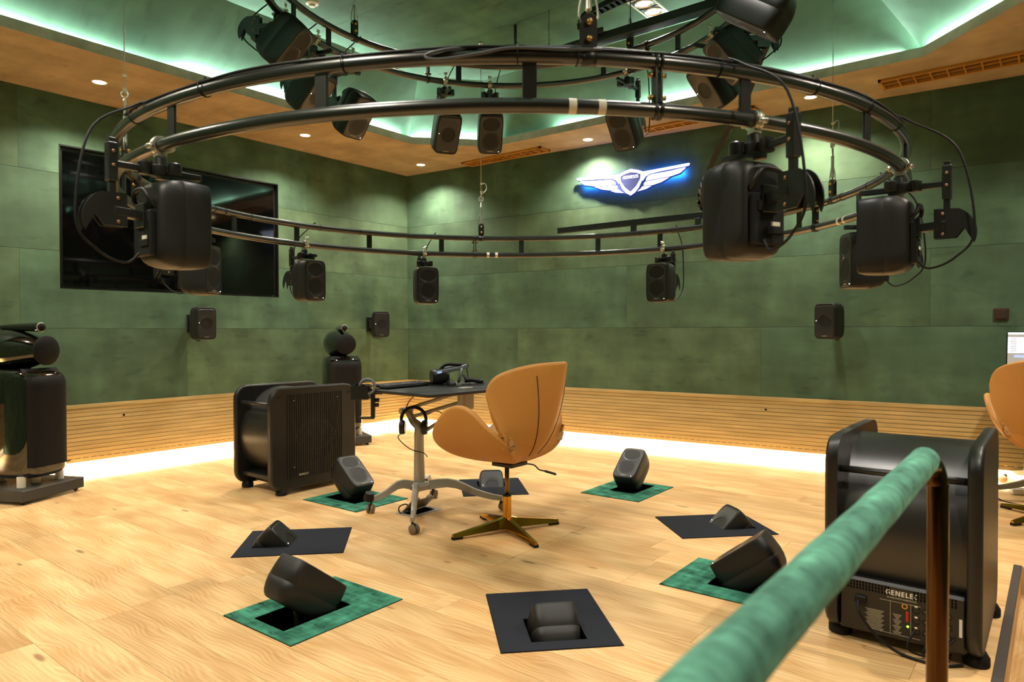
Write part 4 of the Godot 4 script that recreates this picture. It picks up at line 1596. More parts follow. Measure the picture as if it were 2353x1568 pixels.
	for k in 4:
		var a = deg_to_rad(foot_turn + 90.0 * k - turn * 0.0)
		var d = Vector3(cos(a), 0, sin(a))
		var side = Vector3(-d.z, 0, d.x)
		s = Sh.new()
		var A = []
		for q in [[0.015, 0.030, 0.028, 0.090], [0.06, 0.026, 0.030, 0.078], [0.345, 0.013, 0.016, 0.030]]:
			var c: Vector3 = d * q[0]
			A.append(PackedVector3Array([c + side * q[1] + Vector3(0, q[2] - 0.004, 0), c + side * q[1] * 0.55 + Vector3(0, q[3], 0), c - side * q[1] * 0.55 + Vector3(0, q[3], 0), c - side * q[1] + Vector3(0, q[2] - 0.004, 0)]))
		A.reverse()
		for i in 2:
			for m in 4:
				var l = (m + 1) % 4
				s.away([A[i][m], A[i + 1][m], A[i + 1][l], A[i][l]], (A[i][0] + A[i][2] + A[i + 1][0] + A[i + 1][2]) / 4)
		s.away([A[0][0], A[0][1], A[0][2], A[0][3]], A[1][0])
		var leg = obj("leg", s, M.brass, o)
		s = Sh.new()
		s.bar(d * 0.285 + Vector3(0, 0.0085, 0), d * 0.348 + Vector3(0, 0.0085, 0), 0.028, 0.017, 0.003)
		obj("glide", s, M.rubber, leg)



func caster(parent: Node, at: Vector3, turn: float):
	var s = Sh.new(Transform3D(Basis(Vector3.UP, turn), at))
	for e in [-1, 1]:
		s.lathe([Vector2(0, -0.008), Vector2(0.024, -0.008), Vector2(0.0285, -0.005), Vector2(0.0285, 0.005), Vector2(0.024, 0.008), Vector2(0, 0.009)], 20, Transform3D(Basis(Vector3.FORWARD, PI / 2 * e), Vector3(0.0145 * e, 0.0285, 0.014)))
	var c = obj("caster", s, M.desk_edge, parent)
	s = Sh.new(Transform3D(Basis(Vector3.UP, turn), at))
	s.rod(Vector3(-0.018, 0.0285, 0.014), Vector3(0.018, 0.0285, 0.014), 0.012, 12)
	s.box(Vector3(0, 0.048, 0.006), Vector3(0.014, 0.034, 0.034), 0.005)
	s.rod(Vector3(0, 0.05, 0), Vector3(0, 0.085, 0), 0.007, 10)
	obj("fork", s, M.black_metal, c)


func desk(called: String, label: String, at: Vector3, turn: float, h: float):
	# local x runs from the column side to the user side, local z along the long edge; the origin stands under the column
	var o = thing(called, label, "desk", at, turn)
	var s = Sh.new()
	var sections = [[0.15, 0.034, 0.050], [0.40, 0.030, 0.046], [0.49, 0.030, 0.046]]
	var rings = []
	for q in sections:
		var ring = PackedVector3Array()
		for p in rr(q[2] * 2 * 0.62, q[1] * 2, 0.020, 5):
			ring.append(Vector3(p.x, q[0], -p.y))
		rings.append(ring)
	rings.reverse()
	s.loft(rings)
	obj("column", s, M.alu_paint, o)
	# four arched feet
	var ends = [Vector3(-0.115, 0.105, 0.32), Vector3(0.46, 0.105, 0.44), Vector3(0.50, 0.105, -0.28), Vector3(-0.11, 0.105, -0.22)]
	var hub = [Vector3(0.0, 0.145, 0.05), Vector3(0.05, 0.145, 0.07), Vector3(0.06, 0.145, -0.04), Vector3(0.0, 0.145, -0.05)]
	for k in 4:
		var e: Vector3 = ends[k]
		var b: Vector3 = hub[k]
		var d = Vector3(e.x - b.x, 0, e.z - b.z)
		var side = Vector3(-d.z, 0, d.x).normalized()
		s = Sh.new()
		var A = []
		for i in 9:
			var f = i / 8.0
			var c = Vector3(b.x, 0, b.z) + d * f
			var y = 0.148 + 0.020 * sin(PI * minf(f * 1.7, 1.0)) - 0.062 * smoothstep(0.25, 1.0, f)
			var hh = lerpf(0.030, 0.014, f)
			var ww = lerpf(0.024, 0.014, f)
			A.append([c + side * ww + Vector3(0, y - hh, 0), c + side * ww * 0.7 + Vector3(0, y + hh, 0), c - side * ww * 0.7 + Vector3(0, y + hh, 0), c - side * ww + Vector3(0, y - hh, 0)])
		for i in 8:
			var mid: Vector3 = (A[i][0] + A[i][2] + A[i + 1][0] + A[i + 1][2]) / 4
			for m in 4:
				var l = (m + 1) % 4
				s.away([A[i][m], A[i + 1][m], A[i + 1][l], A[i][l]], mid)
		s.away(A[0], (A[1][0] + A[1][2]) / 2)
		s.away(A[8], (A[7][0] + A[7][2]) / 2)
		s.rod(e + Vector3(0, -0.028, 0) - d.normalized() * 0.012, e + Vector3(0, -0.004, 0) - d.normalized() * 0.012, 0.013, 12)
		var leg = obj("leg", s, M.alu_paint, o)
		caster(leg, Vector3(e.x, 0, e.z) - d.normalized() * 0.012, 0.6 + k)
		if k == 0:
			s = Sh.new()
			s.lathe([Vector2(0, 0), Vector2(0.034, 0.0), Vector2(0.036, 0.012), Vector2(0.027, 0.05), Vector2(0, 0.05)], 16, Transform3D(Basis(Vector3.FORWARD, 0.25), e + Vector3(-0.01, -0.024, 0.0)))
			obj("foot_cover", s, M.rubber, leg)
	s = Sh.new()
	s.box(Vector3(0.02, 0.142, 0.01), Vector3(0.11, 0.05, 0.14), 0.016)
	obj("hub", s, M.alu_paint, o)
	# lifting arms: parallel bars from a casting on the column to the bracket under the top
	var br = Vector3(0.235, h - 0.085, -0.19)
	s = Sh.new()
	s.tube(smooth_path([Vector3(0, 0.47, 0), Vector3(0.0, 0.53, 0.0), Vector3(-0.035, 0.57, 0.02), Vector3(-0.055, 0.615, 0.035), Vector3(-0.065, 0.635, 0.04)], 6), 0.03, 12, false, true, PackedFloat32Array([0.034, 0.034, 0.034, 0.034, 0.034, 0.034, 0.033, 0.032, 0.031, 0.030, 0.029, 0.028, 0.027, 0.026, 0.025, 0.024, 0.024, 0.024, 0.024, 0.024, 0.024, 0.024, 0.024, 0.024, 0.024]))
	s.rod(Vector3(-0.08, 0.64, -0.005), Vector3(-0.08, 0.64, 0.095), 0.022, 14, 0.004)
	obj("casting", s, M.alu_paint, o)
	for q in [[Vector3(-0.07, 0.645, 0.075), br + Vector3(-0.03, 0.045, 0.035)], [Vector3(-0.045, 0.60, 0.02), br + Vector3(-0.02, -0.015, -0.005)], [Vector3(0.02, 0.49, 0.0), br + Vector3(0.02, -0.03, -0.01)]]:
		s = Sh.new()
		s.tube(PackedVector3Array([q[0], q[1]]), 0.0125, 12)
		obj("lift_arm", s, M.alu_paint, o)
	s = Sh.new()
	s.box(br + Vector3(0.015, 0.01, 0), Vector3(0.075, 0.15, 0.10), 0.012)
	s.box(Vector3(0.14, h - 0.026, -0.15), Vector3(0.34, 0.016, 0.42), 0.004)
	obj("bracket", s, M.alu_paint, o)
	s = Sh.new()
	var f = Transform3D(Basis(Vector3.RIGHT, -PI / 2), Vector3(0.155, h - 0.0115, -0.16))
	slab(s, 0.62, 0.94, 0.055, 0.015, 0.004, f)
	var top = obj("tabletop", s, M.desk_black, o)
	s = Sh.new()
	slab(s, 0.6, 0.92, 0.05, 0.008, 0.003, Transform3D(f.basis, f.origin - Vector3(0, 0.0105, 0)))
	obj("underside", s, M.desk_edge, top)
	s = Sh.new()
	s.bar(Vector3(0.40, h - 0.03, -0.27), Vector3(0.43, h - 0.045, -0.36), 0.03, 0.012, 0.004)
	s.bar(Vector3(0.40, h - 0.028, -0.22), Vector3(0.405, h - 0.032, -0.28), 0.012, 0.008, 0.002)
	obj("lever", s, M.black_metal, o)


func keyboard(at: Vector3, turn: float):
	var o = thing("keyboard", "black keyboard at the left end of the adjustable desk", "keyboard", at, turn)
	var s = Sh.new()
	slab(s, 0.44, 0.135, 0.008, 0.014, 0.003, Transform3D(Basis(Vector3.RIGHT, -PI / 2 + 0.05), Vector3(0, 0.010, 0)))
	obj("base", s, M.plastic_black, o)
	for r in 6:
		for k in 21:
			if (r == 5 and k > 3 and k < 9) or k in [15]:
				continue
			s = Sh.new()
			s.box(Vector3(-0.206 + 0.0204 * k, 0.0205 + (2.5 - r) * 0.001, -0.052 + 0.0205 * r), Vector3(0.0165, 0.006, 0.0165), 0.002)
			obj("key", s, M.key_grey, o)
	s = Sh.new()
	s.box(Vector3(-0.206 + 0.0204 * 6, 0.0185, -0.052 + 0.0205 * 5), Vector3(0.098, 0.006, 0.0165), 0.002)
	obj("key", s, M.key_grey, o)


func mouse(at: Vector3, turn: float):
	var o = thing("mouse", "black wired mouse in the middle of the desk top", "mouse", at, turn)
	var s = Sh.new()
	s.grid(20, 20, func(u, v):
		var a = TAU * u
		var t = v * PI / 2
		var k = cos(t)
		var p = se(a, 0.031, 0.058, 2.6)
		return Vector3(p.x * k, 0.038 * pow(sin(t), 0.8) * (1.0 - 0.15 * p.y / 0.058 * k), -p.y * k), false)
	obj("shell", s, M.plastic_black, o)
	s = Sh.new()
	s.rod(Vector3(-0.004, 0.034, -0.032), Vector3(0.004, 0.034, -0.032), 0.009, 12)
	obj("wheel", s, M.rubber, o)
	s = Sh.new()
	s.tube(smooth_path([Vector3(0, 0.012, -0.055), Vector3(0.01, 0.004, -0.09), Vector3(-0.08, 0.003, -0.11), Vector3(-0.14, 0.003, -0.06), Vector3(-0.10, 0.003, 0.05), Vector3(0.02, 0.003, 0.10), Vector3(0.12, 0.003, 0.04), Vector3(0.22, 0.003, -0.08)], 8), 0.0023, 6)
	obj("cable", s, M.rubber, o)


func headset(at: Vector3, turn: float):
	var o = thing("vr_headset", "black and grey head-worn display with its strap raised, on the desk", "headset", at, turn)    # visor towards local -x
	var s = Sh.new()
	var rings = []
	for q in [[-0.075, 0.040, 0.074], [-0.066, 0.050, 0.088], [-0.045, 0.053, 0.092], [0.0, 0.052, 0.090], [0.025, 0.046, 0.082], [0.04, 0.034, 0.07]]:
		var ring = PackedVector3Array()
		for i in 40:
			var p = se(TAU * i / 40, q[2], q[1], 3.0)
			ring.append(Vector3(q[0], p.y + 0.055, p.x))
		rings.append(ring)
	s.loft(rings)
	var v = obj("visor", s, M.plastic_black, o)
	s = Sh.new()
	for e in [-1, 1]:
		s.bar(Vector3(-0.05, 0.085, 0.094 * e), Vector3(0.13, 0.118, 0.086 * e), 0.012, 0.026, 0.005)
		s.bar(Vector3(0.12, 0.117, 0.086 * e), Vector3(0.17, 0.128, 0.06 * e), 0.012, 0.03, 0.005)
	obj("strap", s, M.plastic_grey, o)
	s = Sh.new()
	s.bar(Vector3(0.168, 0.128, -0.062), Vector3(0.168, 0.128, 0.062), 0.018, 0.034, 0.006)
	s.tube(smooth_path([Vector3(-0.02, 0.10, 0), Vector3(0.03, 0.135, 0), Vector3(0.10, 0.135, 0), Vector3(0.165, 0.13, 0)], 6), 0.012, 8)
	obj("head_pad", s, M.rubber, o)
	s = Sh.new()
	s.box(Vector3(-0.035, 0.088, 0.1008), Vector3(0.03, 0.013, 0.002), 0.0005, Basis(Vector3.BACK, 0.18))
	obj("blue_badge", s, M.laptop_blue, v)
	s = Sh.new()
	s.tube(smooth_path([Vector3(0.165, 0.118, 0.05), Vector3(0.175, 0.06, 0.05), Vector3(0.19, 0.004, 0.04), Vector3(0.12, 0.003, 0.09)], 7), 0.0028, 6)
	obj("cable", s, M.rubber, o)


func controller(called: String, label: String, at: Vector3, basis_: Basis):
	var o = thing(called, label, "controller", at)
	o.basis = basis_
	var s = Sh.new()       # grip along +x, ring standing at the -x end
	s.tube(smooth_path([Vector3(-0.015, 0.028, 0), Vector3(0.03, 0.030, 0), Vector3(0.075, 0.022, 0), Vector3(0.115, 0.015, 0)], 6), 0.016, 12, false, true, PackedFloat32Array([0.019, 0.021, 0.021, 0.020, 0.019, 0.018, 0.017, 0.016, 0.016, 0.016, 0.016, 0.016, 0.017, 0.017, 0.018, 0.018, 0.017, 0.015, 0.010]))
	obj("grip", s, M.plastic_black, o)
	s = Sh.new()
	s.rod(Vector3(-0.02, 0.046, 0), Vector3(-0.012, 0.052, 0), 0.024, 18, 0.003)
	s.rod(Vector3(-0.017, 0.052, 0.004), Vector3(-0.014, 0.062, 0.004), 0.006, 10)
	obj("thumb_plate", s, M.key_grey, o)
	s = Sh.new()
	s.tube(arc(Vector3(-0.045, 0.062, 0), Vector3(0.25, 1, 0).normalized(), Vector3.BACK, 0.048, 0, 350, 30), 0.009, 10, true)
	obj("tracking_ring", s, M.plastic_grey, o)
	s = Sh.new()
	s.tube(smooth_path([Vector3(0.115, 0.012, 0.01), Vector3(0.12, 0.004, 0.03), Vector3(0.06, 0.003, 0.05), Vector3(-0.03, 0.003, 0.045)], 7), 0.0026, 6)
	obj("wrist_strap", s, M.rubber, o)


func tray(at: Vector3, turn: float):
	var o = thing("clamp_tray", "small black tray clamped to the left edge of the desk", "tray", at, turn)
	var s = Sh.new()
	var w = 0.105
	var d = 0.15
	var h = 0.088
	s.box(Vector3(0, 0.002, 0), Vector3(w, 0.004, d))
	for e in [-1, 1]:
		s.box(Vector3(e * w / 2, h / 2, 0), Vector3(0.003, h, d))
		s.box(Vector3(0, h / 2, e * d / 2), Vector3(w, h, 0.003))
	obj("bin", s, M.plastic_black, o)
	s = Sh.new()
	s.box(Vector3(0.075, 0.082, 0.0), Vector3(0.06, 0.006, 0.05), 0.001)
	s.box(Vector3(0.075, -0.035, 0), Vector3(0.026, 0.18, 0.035), 0.003)
	s.box(Vector3(0.035, -0.125, 0.0), Vector3(0.10, 0.012, 0.05), 0.003)
	s.box(Vector3(0.10, 0.035, 0.0), Vector3(0.075, 0.016, 0.03), 0.003)
	s.rod(Vector3(0.085, -0.01, 0), Vector3(0.115, -0.01, 0), 0.013, 10)
	s.rod(Vector3(0.085, -0.042, 0), Vector3(0.112, -0.042, 0), 0.013, 10)
	obj("clamp", s, M.black_metal, o)


func headphones(at: Vector3, turn: float):
	var o = thing("headphones", "black headphones hanging under the desk on the lifting arm", "headphones", at, turn)
	var s = Sh.new()
	s.tube(arc(Vector3.ZERO, Vector3.RIGHT, Vector3.UP, 0.082, -20, 200, 24), 0.011, 10)
	obj("headband", s, M.rubber, o)
	for e in [-1, 1]:
		s = Sh.new()
		s.lathe([Vector2(0, -0.018), Vector2(0.034, -0.018), Vector2(0.042, -0.008), Vector2(0.042, 0.010), Vector2(0.036, 0.02), Vector2(0, 0.02)], 22, Transform3D(Basis(Vector3.BACK, PI / 2) * Basis.from_scale(Vector3(1.15, 1, 0.9)), Vector3(0.074 * e, -0.052, 0)))
		obj("ear_cup", s, M.plastic_black, o)
	s = Sh.new()
	s.tube(smooth_path([Vector3(-0.074, -0.09, 0), Vector3(-0.10, -0.12, 0.02), Vector3(-0.02, -0.19, 0.03), Vector3(0.07, -0.22, 0.02), Vector3(0.09, -0.25, 0.0)], 8), 0.003, 6)
	s.tube(smooth_path([Vector3(-0.06, 0.055, 0.0), Vector3(-0.02, 0.13, 0.02), Vector3(0.05, 0.185, 0.03), Vector3(0.09, 0.20, 0.03), Vector3(0.09, 0.15, 0.03)], 8), 0.003, 6)
	s.tube(smooth_path([Vector3(0.07, 0.02, -0.02), Vector3(0.15, 0.05, -0.05), Vector3(0.20, 0.0, -0.06), Vector3(0.19, -0.06, -0.05), Vector3(0.12, -0.09, -0.03)], 8), 0.0028, 6)
	obj("cable", s, M.rubber, o)


func floor_box():
	var o = thing("floor_box", "open grey floor socket box with its lid up, behind the desk foot", "socket box", Vector3(3.035, 0, 2.755))
	var s = Sh.new()
	plate_frame(s, 0.16, 0.26, Vector2.ZERO, Vector2(0.10, 0.20), 0.004)
	obj("rim", s, M.box_grey, o)
	s = Sh.new()
	for e in [-1, 1]:
		s.box(Vector3(e * 0.053, -0.04, 0), Vector3(0.006, 0.08, 0.21))
		s.box(Vector3(0, -0.04, e * 0.103), Vector3(0.11, 0.08, 0.006))
	s.box(Vector3(0, -0.082, 0), Vector3(0.112, 0.006, 0.21))
	obj("well", s, M.dark_void, o)
	s = Sh.new(Transform3D(Basis(Vector3.BACK, 0.75), Vector3(-0.05, 0.008, 0)))
	s.box(Vector3(0.06, 0.0, 0), Vector3(0.12, 0.006, 0.215), 0.001)
	for z in [-0.055, 0.055]:
		s.box(Vector3(0.122, 0.003, z), Vector3(0.026, 0.018, 0.034), 0.003)
	obj("lid", s, M.box_grey, o)
	s = Sh.new()
	for k in 3:
		s.tube(smooth_path([Vector3(0.0, -0.05, 0.02 * k), Vector3(-0.02, 0.02, 0.05 + 0.012 * k), Vector3(-0.03, 0.06, 0.085), Vector3(-0.06, 0.045, 0.115), Vector3(-0.05, 0.01, 0.12), Vector3(0.0, -0.03, 0.07)], 7), 0.004, 7)
	obj("cable", s, M.rubber, o)


# ------------------------------------------------------------------ things on the walls and the ceiling
func wall_screen():
	var o = thing("wall_screen", "large glossy black screen recessed in the left green wall", "screen", Vector3.ZERO, 90.0)
	var s = Sh.new()
	var x0 = -3.775
	var x1 = -1.791
	var y0 = 1.519
	var y1 = 2.676
	for q in [[x0, y0, x1, y0 + 0.012], [x0, y1 - 0.012, x1, y1], [x0, y0, x0 + 0.012, y1], [x1 - 0.012, y0, x1, y1]]:
		s.box(Vector3((q[0] + q[2]) / 2, (q[1] + q[3]) / 2, -0.034), Vector3(q[2] - q[0], q[3] - q[1], 0.066))
	obj("reveal", s, M.bezel, o)
	s = Sh.new()
	slab(s, x1 - x0 - 0.05, y1 - y0 - 0.05, 0.004, 0.03, 0.002, Transform3D(Basis(), Vector3((x0 + x1) / 2, (y0 + y1) / 2 - 0.004, -0.052)))
	var b = obj("bezel", s, M.bezel, o)
	s = Sh.new()
	s.box(Vector3((x0 + x1) / 2, (y0 + y1) / 2 - 0.004, -0.036), Vector3(x1 - x0 - 0.07, y1 - y0 - 0.07, 0.003))
	obj("panel", s, M.screen_black, b)


func winged_sign():
	var at = Basis(Vector3.UP, deg_to_rad(BACK_TURN)) * Vector3(2.966, 0.0, 0.0)
	var o = thing("winged_sign", "glowing white winged emblem lettered GENESIS on the back wall", "sign", at, BACK_TURN)
	var half = func(p: Array) -> Array:
		var m = []
		for q in p:
			m.append(Vector2(-q.x, q.y))
		return m
	var outer = [Vector2(0.0, 2.770), Vector2(0.073, 2.753), Vector2(0.14, 2.731), Vector2(0.37, 2.740), Vector2(0.596, 2.751), Vector2(0.606, 2.741), Vector2(0.598, 2.722), Vector2(0.566, 2.705), Vector2(0.506, 2.652), Vector2(0.416, 2.634), Vector2(0.328, 2.592), Vector2(0.232, 2.572), Vector2(0.162, 2.543), Vector2(0.063, 2.530), Vector2(0.0, 2.497)]
	var full = PackedVector2Array(outer)
	var rest: Array = half.call(outer.slice(1, 14))
	rest.reverse()
	full.append_array(PackedVector2Array(rest))
	var s = Sh.new()
	s.prism(full, 0.016, Transform3D(Basis(), Vector3(0, 0, 0.046)))
	obj("back_plate", s, M.sign_blue, o)
	s = Sh.new()
	for q in [[-0.45, 2.70], [0.45, 2.70], [0.0, 2.60], [-0.2, 2.62], [0.2, 2.62]]:
		s.rod(Vector3(q[0], q[1], 0.0), Vector3(q[0], q[1], 0.04), 0.008, 10)
	obj("standoffs", s, M.silver, o)
	var pieces = [
		[Vector2(0.132, 2.722), Vector2(0.37, 2.733), Vector2(0.588, 2.745), Vector2(0.598, 2.738), Vector2(0.586, 2.720), Vector2(0.32, 2.704), Vector2(0.20, 2.692), Vector2(0.155, 2.672), Vector2(0.127, 2.634), Vector2(0.120, 2.66), Vector2(0.128, 2.695)],
		[Vector2(0.165, 2.655), Vector2(0.185, 2.674), Vector2(0.22, 2.684), Vector2(0.40, 2.694), Vector2(0.556, 2.709), Vector2(0.552, 2.700), Vector2(0.505, 2.664), Vector2(0.41, 2.643), Vector2(0.20, 2.633), Vector2(0.16, 2.630)],
		[Vector2(0.152, 2.620), Vector2(0.20, 2.624), Vector2(0.395, 2.634), Vector2(0.318, 2.600), Vector2(0.229, 2.581), Vector2(0.145, 2.587), Vector2(0.137, 2.600)],
		[Vector2(0.128, 2.580), Vector2(0.215, 2.573), Vector2(0.158, 2.551), Vector2(0.075, 2.538), Vector2(0.105, 2.556)]]
	for p in pieces:
		for e in 2:
			s = Sh.new()
			s.prism(PackedVector2Array(p if e == 0 else half.call(p)), 0.008, Transform3D(Basis(), Vector3(0, 0, 0.058)))
			obj("feather", s, M.sign_white, o)
	var rim = [Vector2(0.0, 2.764), Vector2(0.073, 2.746), Vector2(0.128, 2.724), Vector2(0.121, 2.685), Vector2(0.118, 2.640), Vector2(0.085, 2.574), Vector2(0.045, 2.530), Vector2(0.0, 2.505)]
	var shield = [Vector2(0.0, 2.732), Vector2(0.055, 2.722), Vector2(0.107, 2.702), Vector2(0.103, 2.655), Vector2(0.060, 2.588), Vector2(0.0, 2.538)]
	for e in 2:
		var a = rim.duplicate()
		var b = shield.duplicate()
		b.reverse()
		var ring = PackedVector2Array(a + b if e == 0 else half.call(a + b))
		s = Sh.new()
		s.prism(ring, 0.008, Transform3D(Basis(), Vector3(0, 0, 0.058)))
		obj("shield_rim", s, M.sign_white, o)
	var sh = PackedVector2Array(shield)
	var other: Array = half.call(shield.slice(1, 5))
	other.reverse()
	sh.append_array(PackedVector2Array(other))
	s = Sh.new()
	s.prism(sh, 0.004, Transform3D(Basis(), Vector3(0, 0, 0.0565)))
	var sf = obj("shield_face", s, M.sign_shield, o)
	put("lettering", text("GENESIS", 0.030, 0.002), M.sign_white, sf, Transform3D(Basis(), Vector3(0, 2.686, 0.0598)))
	for e in [-1, 0, 1]:
		area("sign_back_light", o, Vector3(0.36 * e, 2.675 - 0.03 * absf(1 - absf(e)), 0.034), Vector2(0.34, 0.07), Color(0.12, 0.40, 1.0), 0.22, Vector3(0, 0, -1))


func small_fittings():
	var u = Basis(Vector3.UP, deg_to_rad(BACK_TURN))
	var o = thing("wall_switch", "square brown switch plate on the back wall above the laptop", "switch", u * Vector3(5.963, 1.289, 0), BACK_TURN)
	var s = Sh.new()
	slab(s, 0.094, 0.092, 0.004, 0.012, 0.003, Transform3D(Basis(), Vector3(0, 0, 0.006)))
	obj("frame", s, M.switch_brown, o)
	s = Sh.new()
	slab(s, 0.07, 0.068, 0.003, 0.006, 0.002, Transform3D(Basis(), Vector3(0, 0, 0.014)))
	obj("rocker", s, M.switch_brown, o)
	for q in [["on the left wall slats", Vector3(0.003, 0.46, 3.305), 90.0], ["on the back wall slats", u * Vector3(4.244, 0.461, 0.003), BACK_TURN]]:
		s = Sh.new()
		slab(s, 0.016, 0.016, 0.002, 0.006, 0.001, Transform3D(Basis(), Vector3(0, 0, 0.002)))
		var m = obj("slat_button", s, M.shadow_gap)
		tag(m, "tiny dark square button " + q[0], "button")
		m.position = q[1]
		m.rotation_degrees.y = q[2]
	s = Sh.new()
	slab(s, 0.26, 0.115, 0.003, 0.004, 0.001, Transform3D(Basis(Vector3.RIGHT, -PI / 2), Vector3(0.267, 0.002, 0.514)))
	var pale = obj("floor_cover", s, M.label_white)
	tag(pale, "pale rectangular cover plate on the floor in the far corner", "cover plate")
	o = thing("smoke_detector", "small white detector on the green ceiling at the top edge", "detector", Vector3(2.06, COFFER, 2.85))
	s = Sh.new()
	s.lathe([Vector2(0, -0.05), Vector2(0.02, -0.05), Vector2(0.022, -0.036), Vector2(0.045, -0.03), Vector2(0.05, -0.004), Vector2(0.05, 0), Vector2(0, 0)], 24)
	obj("housing", s, M.white_post, o)
	o = thing("ceiling_box", "small black box under the green ceiling, mostly behind the near ring tube", "equipment box", Vector3(2.95, 3.32, 1.62), 40.0)
	s = Sh.new()
	s.box(Vector3(0, 0, 0), Vector3(0.15, 0.10, 0.15), 0.006)
	obj("housing", s, M.black_metal, o)
	s = Sh.new()
	s.rod(Vector3(0, 0.05, 0), Vector3(0, COFFER - 3.32, 0), 0.012, 12)
	obj("stem", s, M.black_metal, o)


func downlight(label: String, x: float, z: float):
	var o = thing("downlight", label, "downlight", Vector3(x, SOFFIT, z), 0.0, "round downlights in the tan soffit")
	var s = Sh.new()
	s.lathe([Vector2(0.043, 0.0), Vector2(0.052, -0.003), Vector2(0.055, 0.0)], 28)
	obj("trim", s, M.white_post, o)
	s = Sh.new()
	s.lathe([Vector2(0.044, -0.0015), Vector2(0.0, -0.0015)], 28, Transform3D(Basis(Vector3.RIGHT, PI), Vector3(0, -0.003, 0)))
	obj("lens", s, M.lamp_warm, o)
	spot("downlight_beam", Vector3(x, SOFFIT - 0.012, z), Color(1.0, 0.95, 0.87), 1.75, 68.0, 0.8, 0.04)


func build_lights():
	downlight("round downlight at the left, in front of the wall screen", 0.542, 3.678)
	downlight("round downlight in the left soffit beyond the wall screen", 0.542, 1.845)
	downlight("round downlight in the soffit corner above the far corner of the room", 0.551, 0.305)
	downlight("round downlight in the soffit above the winged sign", 2.597, 0.0)
	downlight("round downlight at the right, below the near ring tube", 4.684, -0.064)
	for q in [[0.542, 5.3], [6.9, 0.4], [6.9, 2.4], [6.9, 4.3], [2.6, 5.62], [4.6, 5.62]]:
		spot("downlight_beam", Vector3(q[0], SOFFIT - 0.012, q[1]), Color(1.0, 0.95, 0.87), 1.75, 68.0, 0.8, 0.04)
	for q in [[3.9, 1.245, true], [3.9, 4.4, false], [2.3, 2.3, false], [5.3, 3.4, false]]:
		if q[2]:
			var o = thing("twin_spotlight", "square twin spotlight set in the green ceiling at the top", "spotlight", Vector3(q[0], COFFER, q[1]))
			var s = Sh.new()
			plate_frame(s, 0.175, 0.345, Vector2.ZERO, Vector2(0.15, 0.32), 0.008)
			var fr = obj("frame", s, M.white_post, o)
			fr.position.y = -0.008
			s = Sh.new()
			s.box(Vector3(0, -0.002, 0), Vector3(0.15, 0.004, 0.32))
			s.box(Vector3(0, -0.005, 0), Vector3(0.15, 0.006, 0.006))
			obj("tray", s, M.black_metal, o)
			for z in [-0.078, 0.078]:
				s = Sh.new()
				s.lathe([Vector2(0.066, 0.0), Vector2(0.068, 0.004), Vector2(0.064, 0.006), Vector2(0.058, 0.003), Vector2(0.055, 0.006), Vector2(0.05, 0.003), Vector2(0.045, 0.001)], 32, Transform3D(Basis(Vector3.RIGHT, PI), Vector3(0, -0.004, z)))
				var l = obj("lamp", s, M.silver, o)
				s = Sh.new()
				s.lathe([Vector2(0.045, 0.002), Vector2(0.0, 0.002)], 28, Transform3D(Basis(Vector3.RIGHT, PI), Vector3(0, -0.004, z)))
				obj("lens", s, M.lamp_white, l)
		for z in [-0.078, 0.078]:
			spot("twin_spot_beam", Vector3(q[0], COFFER - 0.016, q[1] + z), Color(1.0, 0.97, 0.93), 0.66, 56.0, 0.7, 0.045)


func vent(label: String, x0: float, x1: float, z0: float, z1: float, n: int):
	var o = thing("air_grille", label, "air grille", Vector3(x0, SOFFIT, z0))
	var w = x1 - x0
	var d = z1 - z0
	var s = Sh.new()
	s.box(Vector3(w / 2, -0.0005, d / 2), Vector3(w - 0.01, 0.001, d - 0.01))
	obj("back", s, M.grille_dark, o)
	for q in [[0, 0, w, 0.022], [0, d - 0.022, w, d], [0, 0, 0.022, d], [w - 0.022, 0, w, d]]:
		s = Sh.new()
		s.box(Vector3((q[0] + q[2]) / 2, -0.011, (q[1] + q[3]) / 2), Vector3(q[2] - q[0], 0.022, q[3] - q[1]), 0.002)
		obj("frame_bar", s, M.grille_wood, o)
	for k in range(1, n):
		s = Sh.new()
		s.box(Vector3(0.022 + (w - 0.044) * k / n, -0.010, d / 2), Vector3(0.012, 0.018, d - 0.04), 0.001)
		obj("cross_bar", s, M.grille_wood, o)
	s = Sh.new()
	s.box(Vector3(w / 2, -0.010, d / 2), Vector3(w - 0.04, 0.016, 0.010), 0.001)
	obj("long_bar", s, M.grille_wood, o)



# ------------------------------------------------------------------ cables, ties, beams, chain
func on_ring(az: float, lift: float, sidewards: float) -> Vector3:
	var q = deg_to_rad(az)
	var r = RING_R + sidewards
	return Vector3(RING.x + cos(q) * r, 1.937 + lift, RING.z + sin(q) * r)


